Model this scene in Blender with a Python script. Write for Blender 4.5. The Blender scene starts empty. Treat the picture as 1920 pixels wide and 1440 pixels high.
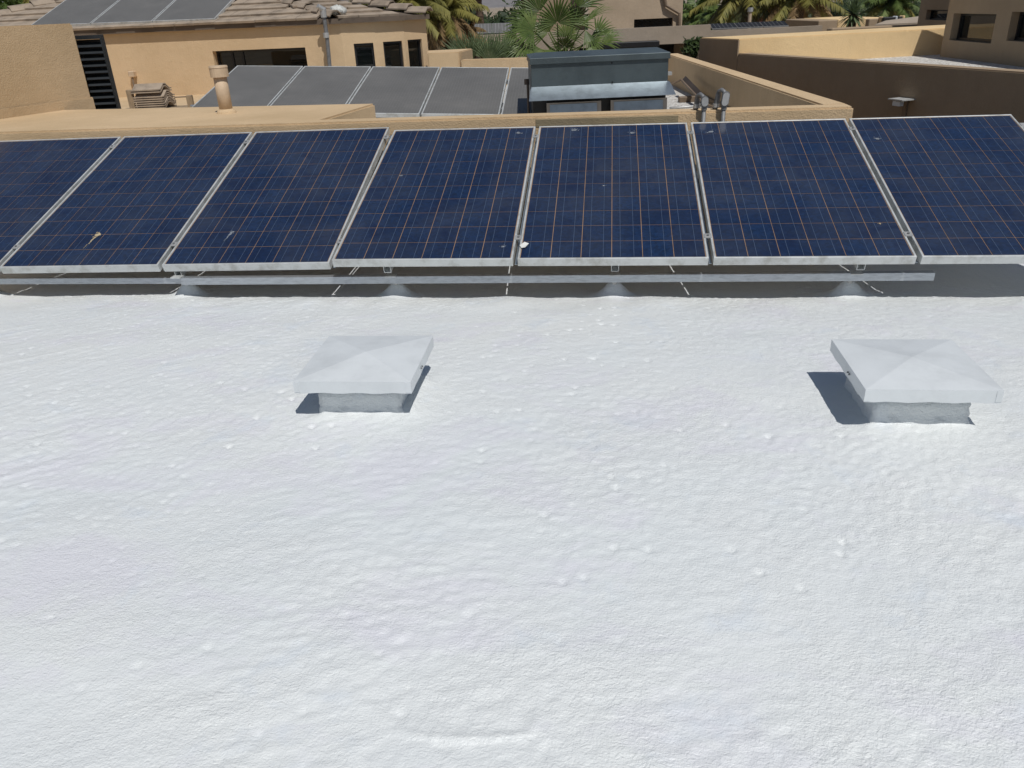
import bpy, bmesh, math, random
import numpy as np
from mathutils import Vector, Matrix

random.seed(7)
RNG = np.random.default_rng(11)
R = math.radians
scene = bpy.context.scene

# ------------------------------------------------------------------ camera
ZC = 5.0                       # camera height above the street
FPX, PITCH, ROLL = 1472.8, 0.4483, 0.0464
cp, sp, cr, sr = math.cos(PITCH), math.sin(PITCH), math.cos(ROLL), math.sin(ROLL)
fwd = Vector((0, cp, -sp)); up0 = Vector((0, sp, cp)); rt0 = Vector((1, 0, 0))
rt = rt0 * cr - up0 * sr
up = rt0 * sr + up0 * cr
cam_d = bpy.data.cameras.new('camera')
cam = bpy.data.objects.new('camera', cam_d)
scene.collection.objects.link(cam)
cam.matrix_world = Matrix(((rt.x, up.x, -fwd.x, 0), (rt.y, up.y, -fwd.y, 0), (rt.z, up.z, -fwd.z, ZC), (0, 0, 0, 1)))
cam_d.sensor_fit = 'HORIZONTAL'; cam_d.sensor_width = 36.0
cam_d.lens = FPX / 1920 * 36
cam_d.clip_start = 0.05; cam_d.clip_end = 20000
scene.camera = cam

# ------------------------------------------------------------------ sky, sun, exposure
SUN_EL, SUN_AZ = R(60), R(157)            # azimuth clockwise from +Y
world = bpy.data.worlds.new('World'); scene.world = world; world.use_nodes = True
nt = world.node_tree; bg = nt.nodes['Background']
sky = nt.nodes.new('ShaderNodeTexSky'); sky.sky_type = 'NISHITA'; sky.sun_disc = False
sky.sun_elevation = SUN_EL; sky.sun_rotation = SUN_AZ
sky.air_density = 1.0; sky.dust_density = 0.6; sky.ozone_density = 2.2
nt.links.new(sky.outputs[0], bg.inputs[0]); bg.inputs[1].default_value = 0.06
to_sun = Vector((math.cos(SUN_EL) * math.sin(SUN_AZ), math.cos(SUN_EL) * math.cos(SUN_AZ), math.sin(SUN_EL)))
sd = bpy.data.lights.new('sun', 'SUN'); sd.energy = 4.4; sd.angle = R(0.53); sd.color = (1.0, 0.972, 0.93)
sun = bpy.data.objects.new('sun', sd); scene.collection.objects.link(sun)
sun.rotation_euler = (-to_sun).to_track_quat('-Z', 'Y').to_euler()
sun.location = (3, -3, 12)
vs = scene.view_settings
vs.view_transform = 'Standard'; vs.look = 'None'; vs.exposure = -0.43; vs.gamma = 1.0; vs.use_curve_mapping = False

# ------------------------------------------------------------------ pixel to place
def ray(px, py):
    X = (px - 960) / FPX; Y = (720 - py) / FPX
    X, Y = X * cr + Y * sr, -X * sr + Y * cr
    return Vector((X, cp + Y * sp, -sp + Y * cp))
CAM = Vector((0, 0, ZC))
def Wz(px, py, z):                    # z relative to the eye
    r = ray(px, py); return CAM + r * (z / r.z)
def Wy(px, py, y):
    r = ray(px, py); return CAM + r * (y / r.y)
YAW = 0.1318
U = Vector((math.cos(YAW), -math.sin(YAW), 0)); V = Vector((math.sin(YAW), math.cos(YAW), 0)); Z = Vector((0, 0, 1))
def Ws(px, py, s):                    # on the vertical plane at distance s along the array's depth axis
    r = ray(px, py); return CAM + r * (s / r.dot(V))
def Wp(px, py, p0, n):                # on a plane
    r = ray(px, py); return CAM + r * ((p0 - CAM).dot(n) / r.dot(n))
def T(t, s, z): return U * t + V * s + Vector((0, 0, ZC + z))

# ------------------------------------------------------------------ materials
def ramp(nt, fac, stops):
    n = nt.nodes.new('ShaderNodeValToRGB'); e = n.color_ramp.elements
    while len(e) < len(stops): e.new(0.5)
    for el, (p, c) in zip(e, stops): el.position = p; el.color = (*c, 1)
    nt.links.new(fac, n.inputs[0]); return n.outputs[0]
def noise(nt, scale, detail=4, rough=0.55, vec=None, dist=0.0, ntype='FBM'):
    n = nt.nodes.new('ShaderNodeTexNoise'); n.inputs['Scale'].default_value = scale
    n.inputs['Detail'].default_value = detail; n.inputs['Roughness'].default_value = rough
    n.inputs['Distortion'].default_value = dist
    if vec is not None: nt.links.new(vec, n.inputs['Vector'])
    return n.outputs[0]
def mix(nt, fac, a, b, mode='MIX'):
    n = nt.nodes.new('ShaderNodeMix'); n.data_type = 'RGBA'; n.blend_type = mode
    for sock, val in ((n.inputs[0], fac), (n.inputs[6], a), (n.inputs[7], b)):
        if isinstance(val, (int, float)): sock.default_value = val
        elif isinstance(val, tuple): sock.default_value = (*val, 1)
        else: nt.links.new(val, sock)
    return n.outputs[2]
def scalev(nt, vec, s):
    n = nt.nodes.new('ShaderNodeVectorMath'); n.operation = 'MULTIPLY'
    nt.links.new(vec, n.inputs[0]); n.inputs[1].default_value = s; return n.outputs[0]
def math_(nt, op, a, b=0.0):
    n = nt.nodes.new('ShaderNodeMath'); n.operation = op
    for s, v in ((n.inputs[0], a), (n.inputs[1], b)):
        if isinstance(v, (int, float)): s.default_value = v
        else: nt.links.new(v, s)
    return n.outputs[0]
MATS = {}
def newmat(name):
    m = bpy.data.materials.new(name); m.use_nodes = True
    return m, m.node_tree, m.node_tree.nodes['Principled BSDF']
def pos(nt): return nt.nodes.new('ShaderNodeNewGeometry').outputs['Position']
def bump(nt, bsdf, h, strength, dist):
    b = nt.nodes.new('ShaderNodeBump'); b.inputs['Strength'].default_value = strength; b.inputs['Distance'].default_value = dist
    nt.links.new(h, b.inputs['Height']); nt.links.new(b.outputs[0], bsdf.inputs['Normal'])
def simple(name, col, rough=0.6, metal=0.0, spec=0.5, var=0.12, scale=3.0, bs=0.0, bscale=60, bd=0.004, col2=None, coat=0.0, stretch=None):
    m, nt, b = newmat(name)
    P = pos(nt)
    if stretch: P = scalev(nt, P, stretch)
    c2 = col2 or tuple(c * (1 - 2.2 * var) for c in col); c1 = tuple(min(1, c * (1 + var)) for c in col)
    n1 = noise(nt, scale, 6, 0.62, P)
    c = ramp(nt, n1, [(0.32, c2), (0.52, col), (0.72, c1)])
    nt.links.new(c, b.inputs['Base Color'])
    b.inputs['Roughness'].default_value = rough; b.inputs['Metallic'].default_value = metal
    b.inputs['Specular IOR Level'].default_value = spec; b.inputs['Coat Weight'].default_value = coat
    if bs: bump(nt, b, noise(nt, bscale, 4, 0.6, P), bs, bd)
    MATS[name] = m; return m

def stucco(name, col, dark, streak=0.5):
    m, nt, b = newmat(name); P = pos(nt)
    n1 = noise(nt, 0.9, 5, 0.6, P); n2 = noise(nt, 6, 5, 0.65, P)
    c = ramp(nt, n1, [(0.3, dark), (0.55, col), (0.75, tuple(min(1, x * 1.07) for x in col))])
    c = mix(nt, math_(nt, 'MULTIPLY', ramp(nt, n2, [(0.45, (0, 0, 0)), (0.7, (1, 1, 1))]), 0.25), c, dark)
    # faint run-off streaks
    st = noise(nt, 1.0, 4, 0.6, scalev(nt, P, (9, 9, 0.7)))
    c = mix(nt, math_(nt, 'MULTIPLY', ramp(nt, st, [(0.55, (0, 0, 0)), (0.75, (1, 1, 1))]), streak * 0.4), c, tuple(x * 0.72 for x in col))
    sp_ = noise(nt, 130, 2, 0.5, P)
    c = mix(nt, math_(nt, 'MULTIPLY', ramp(nt, sp_, [(0.58, (0, 0, 0)), (0.72, (1, 1, 1))]), 0.35), c, tuple(x * 0.62 for x in col))
    nt.links.new(c, b.inputs['Base Color']); b.inputs['Roughness'].default_value = 0.92; b.inputs['Specular IOR Level'].default_value = 0.15
    bump(nt, b, math_(nt, 'ADD', noise(nt, 95, 4, 0.65, P), math_(nt, 'MULTIPLY', noise(nt, 12, 3, 0.5, P), 0.8)), 0.55, 0.012)
    MATS[name] = m; return m

stucco('stucco', (0.64, 0.475, 0.295), (0.54, 0.395, 0.235))
stucco('stucco_house', (0.68, 0.505, 0.315), (0.60, 0.44, 0.265), 0.3)
stucco('stucco_block', (0.57, 0.425, 0.265), (0.49, 0.36, 0.215), 0.3)
stucco('stucco_grey', (0.40, 0.335, 0.265), (0.33, 0.275, 0.215))
stucco('stucco_far', (0.50, 0.395, 0.285), (0.42, 0.33, 0.235), 0.2)
stucco('stucco_tan', (0.78, 0.575, 0.32), (0.70, 0.505, 0.27))
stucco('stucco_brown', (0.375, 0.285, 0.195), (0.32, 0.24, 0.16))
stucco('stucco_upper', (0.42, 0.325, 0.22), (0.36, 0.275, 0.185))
stucco('patch_grey', (0.33, 0.27, 0.17), (0.22, 0.18, 0.12), 0.8)
simple('tile', (0.36, 0.29, 0.22), 0.85, var=0.2, scale=4, bs=0.4, bscale=50)
simple('tile_under', (0.13, 0.10, 0.075), 0.9, var=0.15)
simple('alu', (0.64, 0.655, 0.645), 0.45, 0.35, var=0.08, scale=12, bs=0.05, bscale=90, col2=(0.46, 0.46, 0.43))
simple('alu_dull', (0.50, 0.50, 0.49), 0.5, 0.5, var=0.1, scale=8)
simple('galv', (0.40, 0.455, 0.50), 0.34, 0.8, var=0.10, scale=9, bs=0.04, bscale=30)
simple('galv_dark', (0.092, 0.118, 0.128), 0.42, 0.35, var=0.12, scale=3, bs=0.06, bscale=5, bd=0.01)
simple('strut', (0.47, 0.50, 0.53), 0.4, 0.7, var=0.1, scale=14, stretch=(1, 8, 8))
simple('backsheet', (0.36, 0.225, 0.13), 0.6, var=0.15, scale=5)
simple('rear_sheet', (0.78, 0.78, 0.77), 0.6, var=0.03)
simple('busbar', (0.085, 0.125, 0.20), 0.4, 0.2, var=0.1, scale=9)
simple('filter_rim', (0.36, 0.32, 0.28), 0.6)
simple('black', (0.006, 0.006, 0.007), 0.5, var=0.1)
simple('louvre', (0.022, 0.027, 0.032), 0.5, 0.1, var=0.2, scale=5)
simple('frame_dark', (0.02, 0.02, 0.022), 0.45, 0.2)
simple('pvc', (0.60, 0.455, 0.31), 0.6, var=0.1, scale=6)
simple('wood', (0.34, 0.255, 0.165), 0.85, var=0.2, scale=3, stretch=(6, 6, 1), bs=0.3, bscale=12)
simple('steel_and_shadow', (0.10, 0.075, 0.06), 0.6, 0.3, var=0.2)  # steel of the water line, also colours the sheet painted as shadow
simple('steel_grey', (0.20, 0.205, 0.21), 0.55, 0.25, var=0.15, scale=25)
simple('white_metal', (0.70, 0.735, 0.75), 0.3, 0.0, var=0.05, scale=6, bs=0.06, bscale=40)
simple('white_bag', (0.62, 0.63, 0.60), 0.55, var=0.15, scale=18, bs=0.8, bscale=25, bd=0.02)
simple('dropping', (0.46, 0.37, 0.23), 0.9, var=0.25, scale=60)
simple('dropping_dim', (0.20, 0.22, 0.25), 0.9, var=0.25, scale=60)
simple('paper', (0.75, 0.75, 0.72), 0.8)
simple('brown_and_shadow', (0.22, 0.16, 0.11), 0.6)  # brown of small parts, also of the pipe drawn for a shadow
simple('ground', (0.34, 0.27, 0.19), 0.95, var=0.2, scale=0.2, bs=0.3, bscale=8)
simple('trunk', (0.115, 0.075, 0.05), 0.95, var=0.35, scale=5, bs=0.8, bscale=9, bd=0.05, stretch=(1, 1, 2.5))
simple('bark', (0.16, 0.12, 0.08), 0.95, var=0.3, scale=6, bs=0.6, bscale=14, bd=0.03)
def glass():
    m, nt, b = newmat('window_glass')
    b.inputs['Base Color'].default_value = (0.006, 0.008, 0.008, 1); b.inputs['Roughness'].default_value = 0.02
    b.inputs['Specular IOR Level'].default_value = 0.75
    bump(nt, b, noise(nt, 1.5, 1, 0.5, pos(nt)), 0.04, 0.05)
    MATS['window_glass'] = m
glass()
def leafmat(name, col, dark, light, rough=0.55, scale=1.6):
    m, nt, b = newmat(name); P = pos(nt)
    c = ramp(nt, noise(nt, scale, 4, 0.7, P), [(0.3, dark), (0.5, col), (0.72, light)])
    nt.links.new(c, b.inputs['Base Color']); b.inputs['Roughness'].default_value = rough; b.inputs['Specular IOR Level'].default_value = 0.35
    tr = nt.nodes.new('ShaderNodeBsdfTranslucent'); nt.links.new(c, tr.inputs[0])
    ms = nt.nodes.new('ShaderNodeMixShader'); ms.inputs[0].default_value = 0.22
    out = nt.nodes['Material Output']
    nt.links.new(b.outputs[0], ms.inputs[1]); nt.links.new(tr.outputs[0], ms.inputs[2]); nt.links.new(ms.outputs[0], out.inputs[0])
    MATS[name] = m
leafmat('palm_green', (0.11, 0.16, 0.042), (0.055, 0.09, 0.024), (0.19, 0.235, 0.07), 0.45, 3)
leafmat('palm_blue', (0.12, 0.165, 0.075), (0.06, 0.09, 0.04), (0.19, 0.235, 0.12), 0.5, 5)
leafmat('palm_yellow', (0.22, 0.205, 0.05), (0.12, 0.12, 0.03), (0.33, 0.29, 0.08), 0.6, 2)
leafmat('palm_dry', (0.30, 0.20, 0.095), (0.17, 0.105, 0.05), (0.42, 0.30, 0.15), 0.8, 2)
leafmat('leaf_mid', (0.055, 0.085, 0.025), (0.028, 0.048, 0.016), (0.10, 0.13, 0.04), 0.6, 0.8)
leafmat('leaf_dark', (0.036, 0.06, 0.022), (0.02, 0.034, 0.014), (0.065, 0.09, 0.033), 0.6, 0.5)
leafmat('leaf_olive', (0.10, 0.105, 0.04), (0.055, 0.06, 0.025), (0.16, 0.15, 0.06), 0.6, 0.8)
leafmat('flower_red', (0.25, 0.025, 0.045), (0.10, 0.02, 0.03), (0.40, 0.05, 0.09), 0.6, 3)

def cellmat():
    m, nt, b = newmat('solar_cell'); P = pos(nt)
    oi = nt.nodes.new('ShaderNodeObjectInfo')
    grain = nt.nodes.new('ShaderNodeTexVoronoi'); grain.inputs['Scale'].default_value = 70; nt.links.new(P, grain.inputs['Vector'])
    hv = nt.nodes.new('ShaderNodeSeparateColor'); nt.links.new(grain.outputs['Color'], hv.inputs[0])
    c = ramp(nt, hv.outputs[0], [(0.0, (0.0036, 0.0140, 0.044)), (0.5, (0.0050, 0.0205, 0.066)), (1.0, (0.0070, 0.027, 0.085))])
    c = mix(nt, math_(nt, 'MULTIPLY', oi.outputs['Random'], 0.45), c, (0.0095, 0.0140, 0.036))
    # dust film in cloudy patches
    d = ramp(nt, noise(nt, 1.8, 5, 0.6, P, 0.6), [(0.36, (0, 0, 0)), (0.66, (1, 1, 1))])
    c = mix(nt, math_(nt, 'MULTIPLY', d, 0.20), c, (0.105, 0.11, 0.12))
    d2 = ramp(nt, noise(nt, 4.5, 5, 0.65, P, 1.2), [(0.50, (0, 0, 0)), (0.68, (1, 1, 1))])
    c = mix(nt, math_(nt, 'MULTIPLY', d2, 0.55), c, (0.003, 0.009, 0.040))
    spk = ramp(nt, noise(nt, 55, 2, 0.5, P), [(0.74, (0, 0, 0)), (0.78, (1, 1, 1))])
    c = mix(nt, math_(nt, 'MULTIPLY', spk, 0.16), c, (0.14, 0.13, 0.12))
    nt.links.new(c, b.inputs['Base Color'])
    b.inputs['Roughness'].default_value = 0.5; b.inputs['Specular IOR Level'].default_value = 0.25
    b.inputs['Coat Weight'].default_value = 0.75; b.inputs['Coat Roughness'].default_value = 0.13; b.inputs['Coat IOR'].default_value = 1.45
    MATS['solar_cell'] = m
cellmat()
def dustypanel():
    m, nt, b = newmat('dusty_laminate')
    tc = nt.nodes.new('ShaderNodeTexCoord'); P = tc.outputs['Object']
    sx = nt.nodes.new('ShaderNodeSeparateXYZ'); nt.links.new(P, sx.inputs[0])
    def lines(sock, pitch, w):
        a = math_(nt, 'FRACT', math_(nt, 'DIVIDE', sock, pitch))
        return math_(nt, 'LESS_THAN', math_(nt, 'ABSOLUTE', math_(nt, 'SUBTRACT', a, 0.5)), w)
    l1 = lines(sx.outputs[0], 0.0315, 0.06); l2 = lines(sx.outputs[1], 0.1275, 0.02)
    G = pos(nt)
    c = ramp(nt, noise(nt, 2.2, 6, 0.65, G), [(0.3, (0.118, 0.115, 0.108)), (0.55, (0.142, 0.138, 0.130)), (0.75, (0.175, 0.168, 0.157))])
    c = mix(nt, math_(nt, 'MULTIPLY', l1, 0.35), c, (0.235, 0.23, 0.225))
    c = mix(nt, math_(nt, 'MULTIPLY', l2, 0.25), c, (0.09, 0.09, 0.09))
    c = mix(nt, math_(nt, 'MULTIPLY', ramp(nt, noise(nt, 40, 3, 0.6, G), [(0.55, (0, 0, 0)), (0.75, (1, 1, 1))]), 0.3), c, (0.23, 0.22, 0.205))
    nt.links.new(c, b.inputs['Base Color']); b.inputs['Roughness'].default_value = 0.55
    b.inputs['Coat Weight'].default_value = 0.2; b.inputs['Coat Roughness'].default_value = 0.35
    MATS['dusty_laminate'] = m
dustypanel()
def roofmat():
    m, nt, b = newmat('white_coating'); P = pos(nt)
    c = ramp(nt, noise(nt, 1.3, 5, 0.6, P), [(0.3, (0.745, 0.785, 0.79)), (0.5, (0.775, 0.805, 0.805)), (0.7, (0.80, 0.825, 0.815))])
    # patches tinted slightly lilac and bluish
    c = mix(nt, math_(nt, 'MULTIPLY', ramp(nt, noise(nt, 2.1, 4, 0.65, scalev(nt, P, (1, 1.6, 1)), 0.4), [(0.52, (0, 0, 0)), (0.68, (1, 1, 1))]), 0.6), c, (0.745, 0.74, 0.805))
    c = mix(nt, math_(nt, 'MULTIPLY', ramp(nt, noise(nt, 3.7, 4, 0.65, P, 0.3), [(0.58, (0, 0, 0)), (0.72, (1, 1, 1))]), 0.55), c, (0.69, 0.75, 0.81))
    # fine dirt specks
    c = mix(nt, math_(nt, 'MULTIPLY', ramp(nt, noise(nt, 210, 2, 0.5, P), [(0.76, (0, 0, 0)), (0.80, (1, 1, 1))]), 0.12), c, (0.42, 0.41, 0.38))
    nt.links.new(c, b.inputs['Base Color']); b.inputs['Roughness'].default_value = 0.42; b.inputs['Specular IOR Level'].default_value = 0.62
    h = math_(nt, 'ADD', noise(nt, 1.0, 3, 0.62, scalev(nt, P, (70, 105, 70)), 0.6), math_(nt, 'MULTIPLY', noise(nt, 170, 3, 0.6, P), 0.6))
    msk = ramp(nt, noise(nt, 2.6, 4, 0.6, P, 0.5), [(0.34, (0.45, 0.45, 0.45)), (0.66, (1, 1, 1))])
    bump(nt, b, math_(nt, 'MULTIPLY', h, msk), 0.66, 0.0075)
    MATS['white_coating'] = m
roofmat()
def gravelmat():
    m, nt, b = newmat('gravel'); P = pos(nt)
    v = nt.nodes.new('ShaderNodeTexVoronoi'); v.inputs['Scale'].default_value = 45; nt.links.new(P, v.inputs['Vector'])
    s = nt.nodes.new('ShaderNodeSeparateColor'); nt.links.new(v.outputs['Color'], s.inputs[0])
    c = ramp(nt, s.outputs[0], [(0.0, (0.40, 0.36, 0.31)), (0.4, (0.60, 0.58, 0.54)), (1.0, (0.74, 0.73, 0.70))])
    nt.links.new(c, b.inputs['Base Color']); b.inputs['Roughness'].default_value = 0.95
    bump(nt, b, v.outputs['Distance'], 0.8, 0.02); MATS['gravel'] = m
gravelmat()

# ------------------------------------------------------------------ objects
COL = scene.collection
def tag(o, label=None, cat=None, group=None, kind=None):
    if label: o['label'] = label
    if cat: o['category'] = cat
    if group: o['group'] = group
    if kind: o['kind'] = kind
    return o
def thing(name, label, cat, loc=(0, 0, 0), group=None, matrix=None):
    o = bpy.data.objects.new(name, None); COL.objects.link(o); o.empty_display_size = 0.1
    if matrix is not None: o.matrix_world = matrix
    else: o.location = loc
    return tag(o, label, cat, group)
def rootloc(o):
    while o.parent: o = o.parent
    return o.location.copy()
class MB:
    def __init__(s): s.v = []; s.f = []; s.smooth = False
    def face(s, *pts):
        i = len(s.v); s.v += [tuple(p) for p in pts]; s.f.append(tuple(range(i, i + len(pts)))); return s
    def mesh(s, vs, fs):
        i = len(s.v); s.v += [tuple(p) for p in vs]; s.f += [tuple(k + i for k in q) for q in fs]; return s
    def obox(s, o, a, b, c):                      # corner o and three edge vectors
        o, a, b, c = map(Vector, (o, a, b, c))
        p = [o, o + a, o + a + b, o + b, o + c, o + a + c, o + a + b + c, o + b + c]
        return s.mesh(p, [(0, 3, 2, 1), (4, 5, 6, 7), (0, 1, 5, 4), (1, 2, 6, 5), (2, 3, 7, 6), (3, 0, 4, 7)])
    def cbox(s, c, a, b, h):                      # centre, full edge vectors
        a, b, h = map(Vector, (a, b, h)); return s.obox(Vector(c) - a / 2 - b / 2 - h / 2, a, b, h)
    def box(s, x0, x1, y0, y1, z0, z1): return s.obox((x0, y0, z0), (x1 - x0, 0, 0), (0, y1 - y0, 0), (0, 0, z1 - z0))
    def prism(s, pts, z0, z1):
        n = len(pts); vs = [(p[0], p[1], z0) for p in pts] + [(p[0], p[1], z1) for p in pts]
        return s.mesh(vs, [tuple(range(n))[::-1], tuple(range(n, 2 * n))] + [(i, (i + 1) % n, n + (i + 1) % n, n + i) for i in range(n)])
    def tube(s, path, r, n=10, cap=True):
        path = [Vector(p) for p in path]; rr = r if isinstance(r, (list, tuple)) else [r] * len(path)
        vs = []; fs = []; ref = None
        for k, p in enumerate(path):
            d = (path[min(k + 1, len(path) - 1)] - path[max(k - 1, 0)]).normalized()
            if ref is None: ref = d.orthogonal().normalized()
            ref = (ref - d * ref.dot(d)).normalized(); q = d.cross(ref)
            for i in range(n):
                a = 2 * math.pi * i / n; vs.append(p + (ref * math.cos(a) + q * math.sin(a)) * rr[k])
        for k in range(len(path) - 1):
            for i in range(n): fs.append((k * n + i, k * n + (i + 1) % n, (k + 1) * n + (i + 1) % n, (k + 1) * n + i))
        if cap: fs += [tuple(range(n))[::-1], tuple(range((len(path) - 1) * n, len(path) * n))]
        return s.mesh(vs, fs)
    def build(s, name, mat, parent=None, bevel=0, seg=1, local=False, smooth=False, recalc=True):
        off = rootloc(parent) if (parent and not local) else Vector((0, 0, 0))
        me = bpy.data.meshes.new(name); me.from_pydata([tuple(Vector(p) - off) for p in s.v], [], s.f)
        if bevel or recalc:
            bm = bmesh.new(); bm.from_mesh(me)
            if bevel:
                bmesh.ops.bevel(bm, geom=bm.edges[:], offset=bevel, segments=seg, affect='EDGES', clamp_overlap=True)
            bmesh.ops.recalc_face_normals(bm, faces=bm.faces[:]); bm.to_mesh(me); bm.free()
        if smooth:
            for p in me.polygons: p.use_smooth = True
        me.materials.append(MATS[mat])
        o = bpy.data.objects.new(name, me); COL.objects.link(o)
        if parent: o.parent = parent
        return o

def vnoise(x, y, seed):
    xi = np.floor(x).astype(np.int64); yi = np.floor(y).astype(np.int64); fx = x - xi; fy = y - yi
    fx = fx * fx * fx * (fx * (fx * 6 - 15) + 10); fy = fy * fy * fy * (fy * (fy * 6 - 15) + 10)
    def h(a, b):
        n = (a * 374761393 + b * 668265263 + seed * 974634777) & 0x7fffffff
        n = ((n ^ (n >> 13)) * 1274126177) & 0x7fffffff
        return ((n ^ (n >> 16)) & 0xffff) / 32767.5 - 1
    return (h(xi, yi) * (1 - fx) + h(xi + 1, yi) * fx) * (1 - fy) + (h(xi, yi + 1) * (1 - fx) + h(xi + 1, yi + 1) * fx) * fy

# ================================================================== SETTING
g = MB(); g.face((-6000, -6000, 0), (6000, -6000, 0), (6000, 6000, 0), (-6000, 6000, 0))
tag(g.build('ground', 'ground'), kind='structure')

# ---- the white foam roof, a relief of its own
VENT = [(-0.899, 2.671, 0.223), (1.089, 2.664, 0.222)]      # centre t,s and half size in array axes
FEET = [Ws(px, 540, 4.185) for px in (-30, 355, 745, 1152, 1590, 2010)]
VENT2 = [(-0.874, 2.70, 0.222), (1.085, 2.68, 0.222)]
def circle3(p, q, r):
    ax, ay, bx, by, cx_, cy_ = p.dot(U), p.dot(V), q.dot(U), q.dot(V), r.dot(U), r.dot(V)
    d = 2 * (ax * (by - cy_) + bx * (cy_ - ay) + cx_ * (ay - by))
    ux = ((ax * ax + ay * ay) * (by - cy_) + (bx * bx + by * by) * (cy_ - ay) + (cx_ * cx_ + cy_ * cy_) * (ay - by)) / d
    uy = ((ax * ax + ay * ay) * (cx_ - bx) + (bx * bx + by * by) * (ax - cx_) + (cx_ * cx_ + cy_ * cy_) * (bx - ax)) / d
    return ux, uy, math.hypot(ax - ux, ay - uy), bx
LAPC = circle3(Wz(710, 1364, -1.345), Wz(870, 1388, -1.345), Wz(1010, 1372, -1.345))
def base_z(t, s):
    return -1.354 - 0.064 * np.logaddexp(0, (s - 2.85) * 6) / 6 - 0.02 / (1 + np.exp(-(s - 4.06) * 14)) + 0.012 * np.tanh((1.6 - s) * 1.2)
def roof_z(x, y):
    t = x * U.x + y * U.y; s = x * V.x + y * V.y
    z = base_z(t, s)
    z = z + 0.007 * vnoise(t / 0.9, s / 0.7, 1) + 0.0024 * vnoise(t / 0.33, s / 0.22, 2) + 0.0010 * vnoise(t / 0.16 + 9, s / 0.11, 12)
    z = z + (0.011 * vnoise(t / 0.28, s / 0.5, 41) + 0.006 * vnoise(t / 0.11, s / 0.2, 42)) * np.exp(-((s - 4.0) / 0.16) ** 2)
    # runs of the sprayed foam, turning across the roof
    a = 0.35 + 0.35 * vnoise(t / 1.5, s / 1.5, 3)
    p = t * np.cos(a) + s * np.sin(a); q = -t * np.sin(a) + s * np.cos(a)
    w = 0.55 + 0.45 * vnoise(t / 0.7, s / 0.7, 4)
    z = z + w * (0.0009 * vnoise(p / 0.075, q / 0.030, 5) + 0.0016 * vnoise(p / 0.036, q / 0.019, 6) - 0.0012 * np.abs(vnoise(p / 0.055, q / 0.027, 61)))
    z = z + 0.0012 * vnoise(t / 0.019, s / 0.019, 7) * (1.2 + 0.8 * vnoise(t / 0.5, s / 0.5, 71))
    # blisters and pin holes
    for (cell, hgt, sd_, keep) in ((0.085, 0.0034, 21, 0.965), (0.045, 0.0022, 22, 0.90), (0.075, -0.0055, 23, 0.88), (0.05, -0.0030, 25, 0.86), (0.03, 0.0012, 24, 0.66)):
        ci = np.floor(t / cell); cj = np.floor(s / cell)
        ox = vnoise(ci + 0.0, cj + 0.0, sd_) * 0.25; oy = vnoise(ci + 0.0, cj + 0.0, sd_ + 50) * 0.25
        k = vnoise(ci + 0.0, cj + 0.0, sd_ + 90) * 0.5 + 0.5
        d = np.hypot((t / cell - ci - 0.5 - ox), (s / cell - cj - 0.5 - oy)) / 0.22
        clus = np.clip(0.45 + 0.9 * vnoise(t / 0.6, s / 0.6, sd_ + 7), 0, 1.2)
        z = z + np.where(k > keep, 1, 0) * hgt * clus * np.clip(1 - d * d, 0, 1) ** 1.5 * 1.4
    for (vt, vs_, hs) in VENT2:                    # cove of foam round each vent curb
        d = np.maximum(np.abs(t - vt), np.abs(s - vs_)) - (hs - 0.072)
        d = d + 0.008 * vnoise(t / 0.07, s / 0.07, 8)
        z = z + np.where(d < 0.0, 0.018, 0.018 * np.exp(-np.clip(d, 0, None) / 0.03))
    for F in FEET:
        ft, fs = F.dot(U), F.dot(V)
        d2 = ((t - ft) / 0.07) ** 2 + ((s - fs) / 0.05) ** 2
        z = z + 0.085 * np.exp(-d2) + 0.004 * np.exp(-d2 / 6)
    # a curved trowel lap low in the picture
    c = np.hypot(t - LAPC[0], s - LAPC[1]) - LAPC[2]
    z = z + (0.0062 * np.exp(-(c / 0.007) ** 2) + 0.002 * np.exp(-np.abs(c) / 0.03) * (c < 0)) * np.exp(-((t - LAPC[3]) / 0.15) ** 4) * (s < 1.6)
    return z
def axis(a, lo, hi, b, fine):
    L_ = lambda p, q: list(np.arange(p, q - 1e-6, 0.06))
    return np.array(L_(a, lo) + list(np.arange(lo, hi, fine)) + L_(hi, b) + [b])
ts = axis(-6.2, -3.25, 2.75, 6.4, 0.0085); ss = axis(-1.5, 0.92, 4.35, 5.70, 0.0085)
TT, SS = np.meshgrid(ts, ss)
XX = TT * U.x + SS * V.x; YY = TT * U.y + SS * V.y
ZZ = roof_z(XX, YY) + ZC
nx, ny = len(ts), len(ss)
verts = np.stack([XX, YY, ZZ], -1).reshape(-1, 3)
idx = np.arange(nx * ny).reshape(ny, nx)
quads = np.stack([idx[:-1, :-1], idx[:-1, 1:], idx[1:, 1:], idx[1:, :-1]], -1).reshape(-1, 4)
me = bpy.data.meshes.new('white_roof')
me.vertices.add(len(verts)); me.vertices.foreach_set('co', verts.ravel().astype(np.float32))
me.loops.add(quads.size); me.loops.foreach_set('vertex_index', quads.ravel().astype(np.int32))
me.polygons.add(len(quads)); me.polygons.foreach_set('loop_start', np.arange(0, quads.size, 4, dtype=np.int32))
me.polygons.foreach_set('use_smooth', np.ones(len(quads), dtype=bool))
me.update(calc_edges=True); me.materials.append(MATS['white_coating'])
roof = bpy.data.objects.new('white_roof', me); COL.objects.link(roof); tag(roof, kind='structure')
bld = MB(); bld.prism([T(-6.1, -1.4, 0)[:2], T(6.3, -1.4, 0)[:2], T(6.3, 5.68, 0)[:2], T(-6.1, 5.68, 0)[:2]], 0.0, ZC - 1.75)
tag(bld.build('house_below', 'stucco'), kind='structure')

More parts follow.
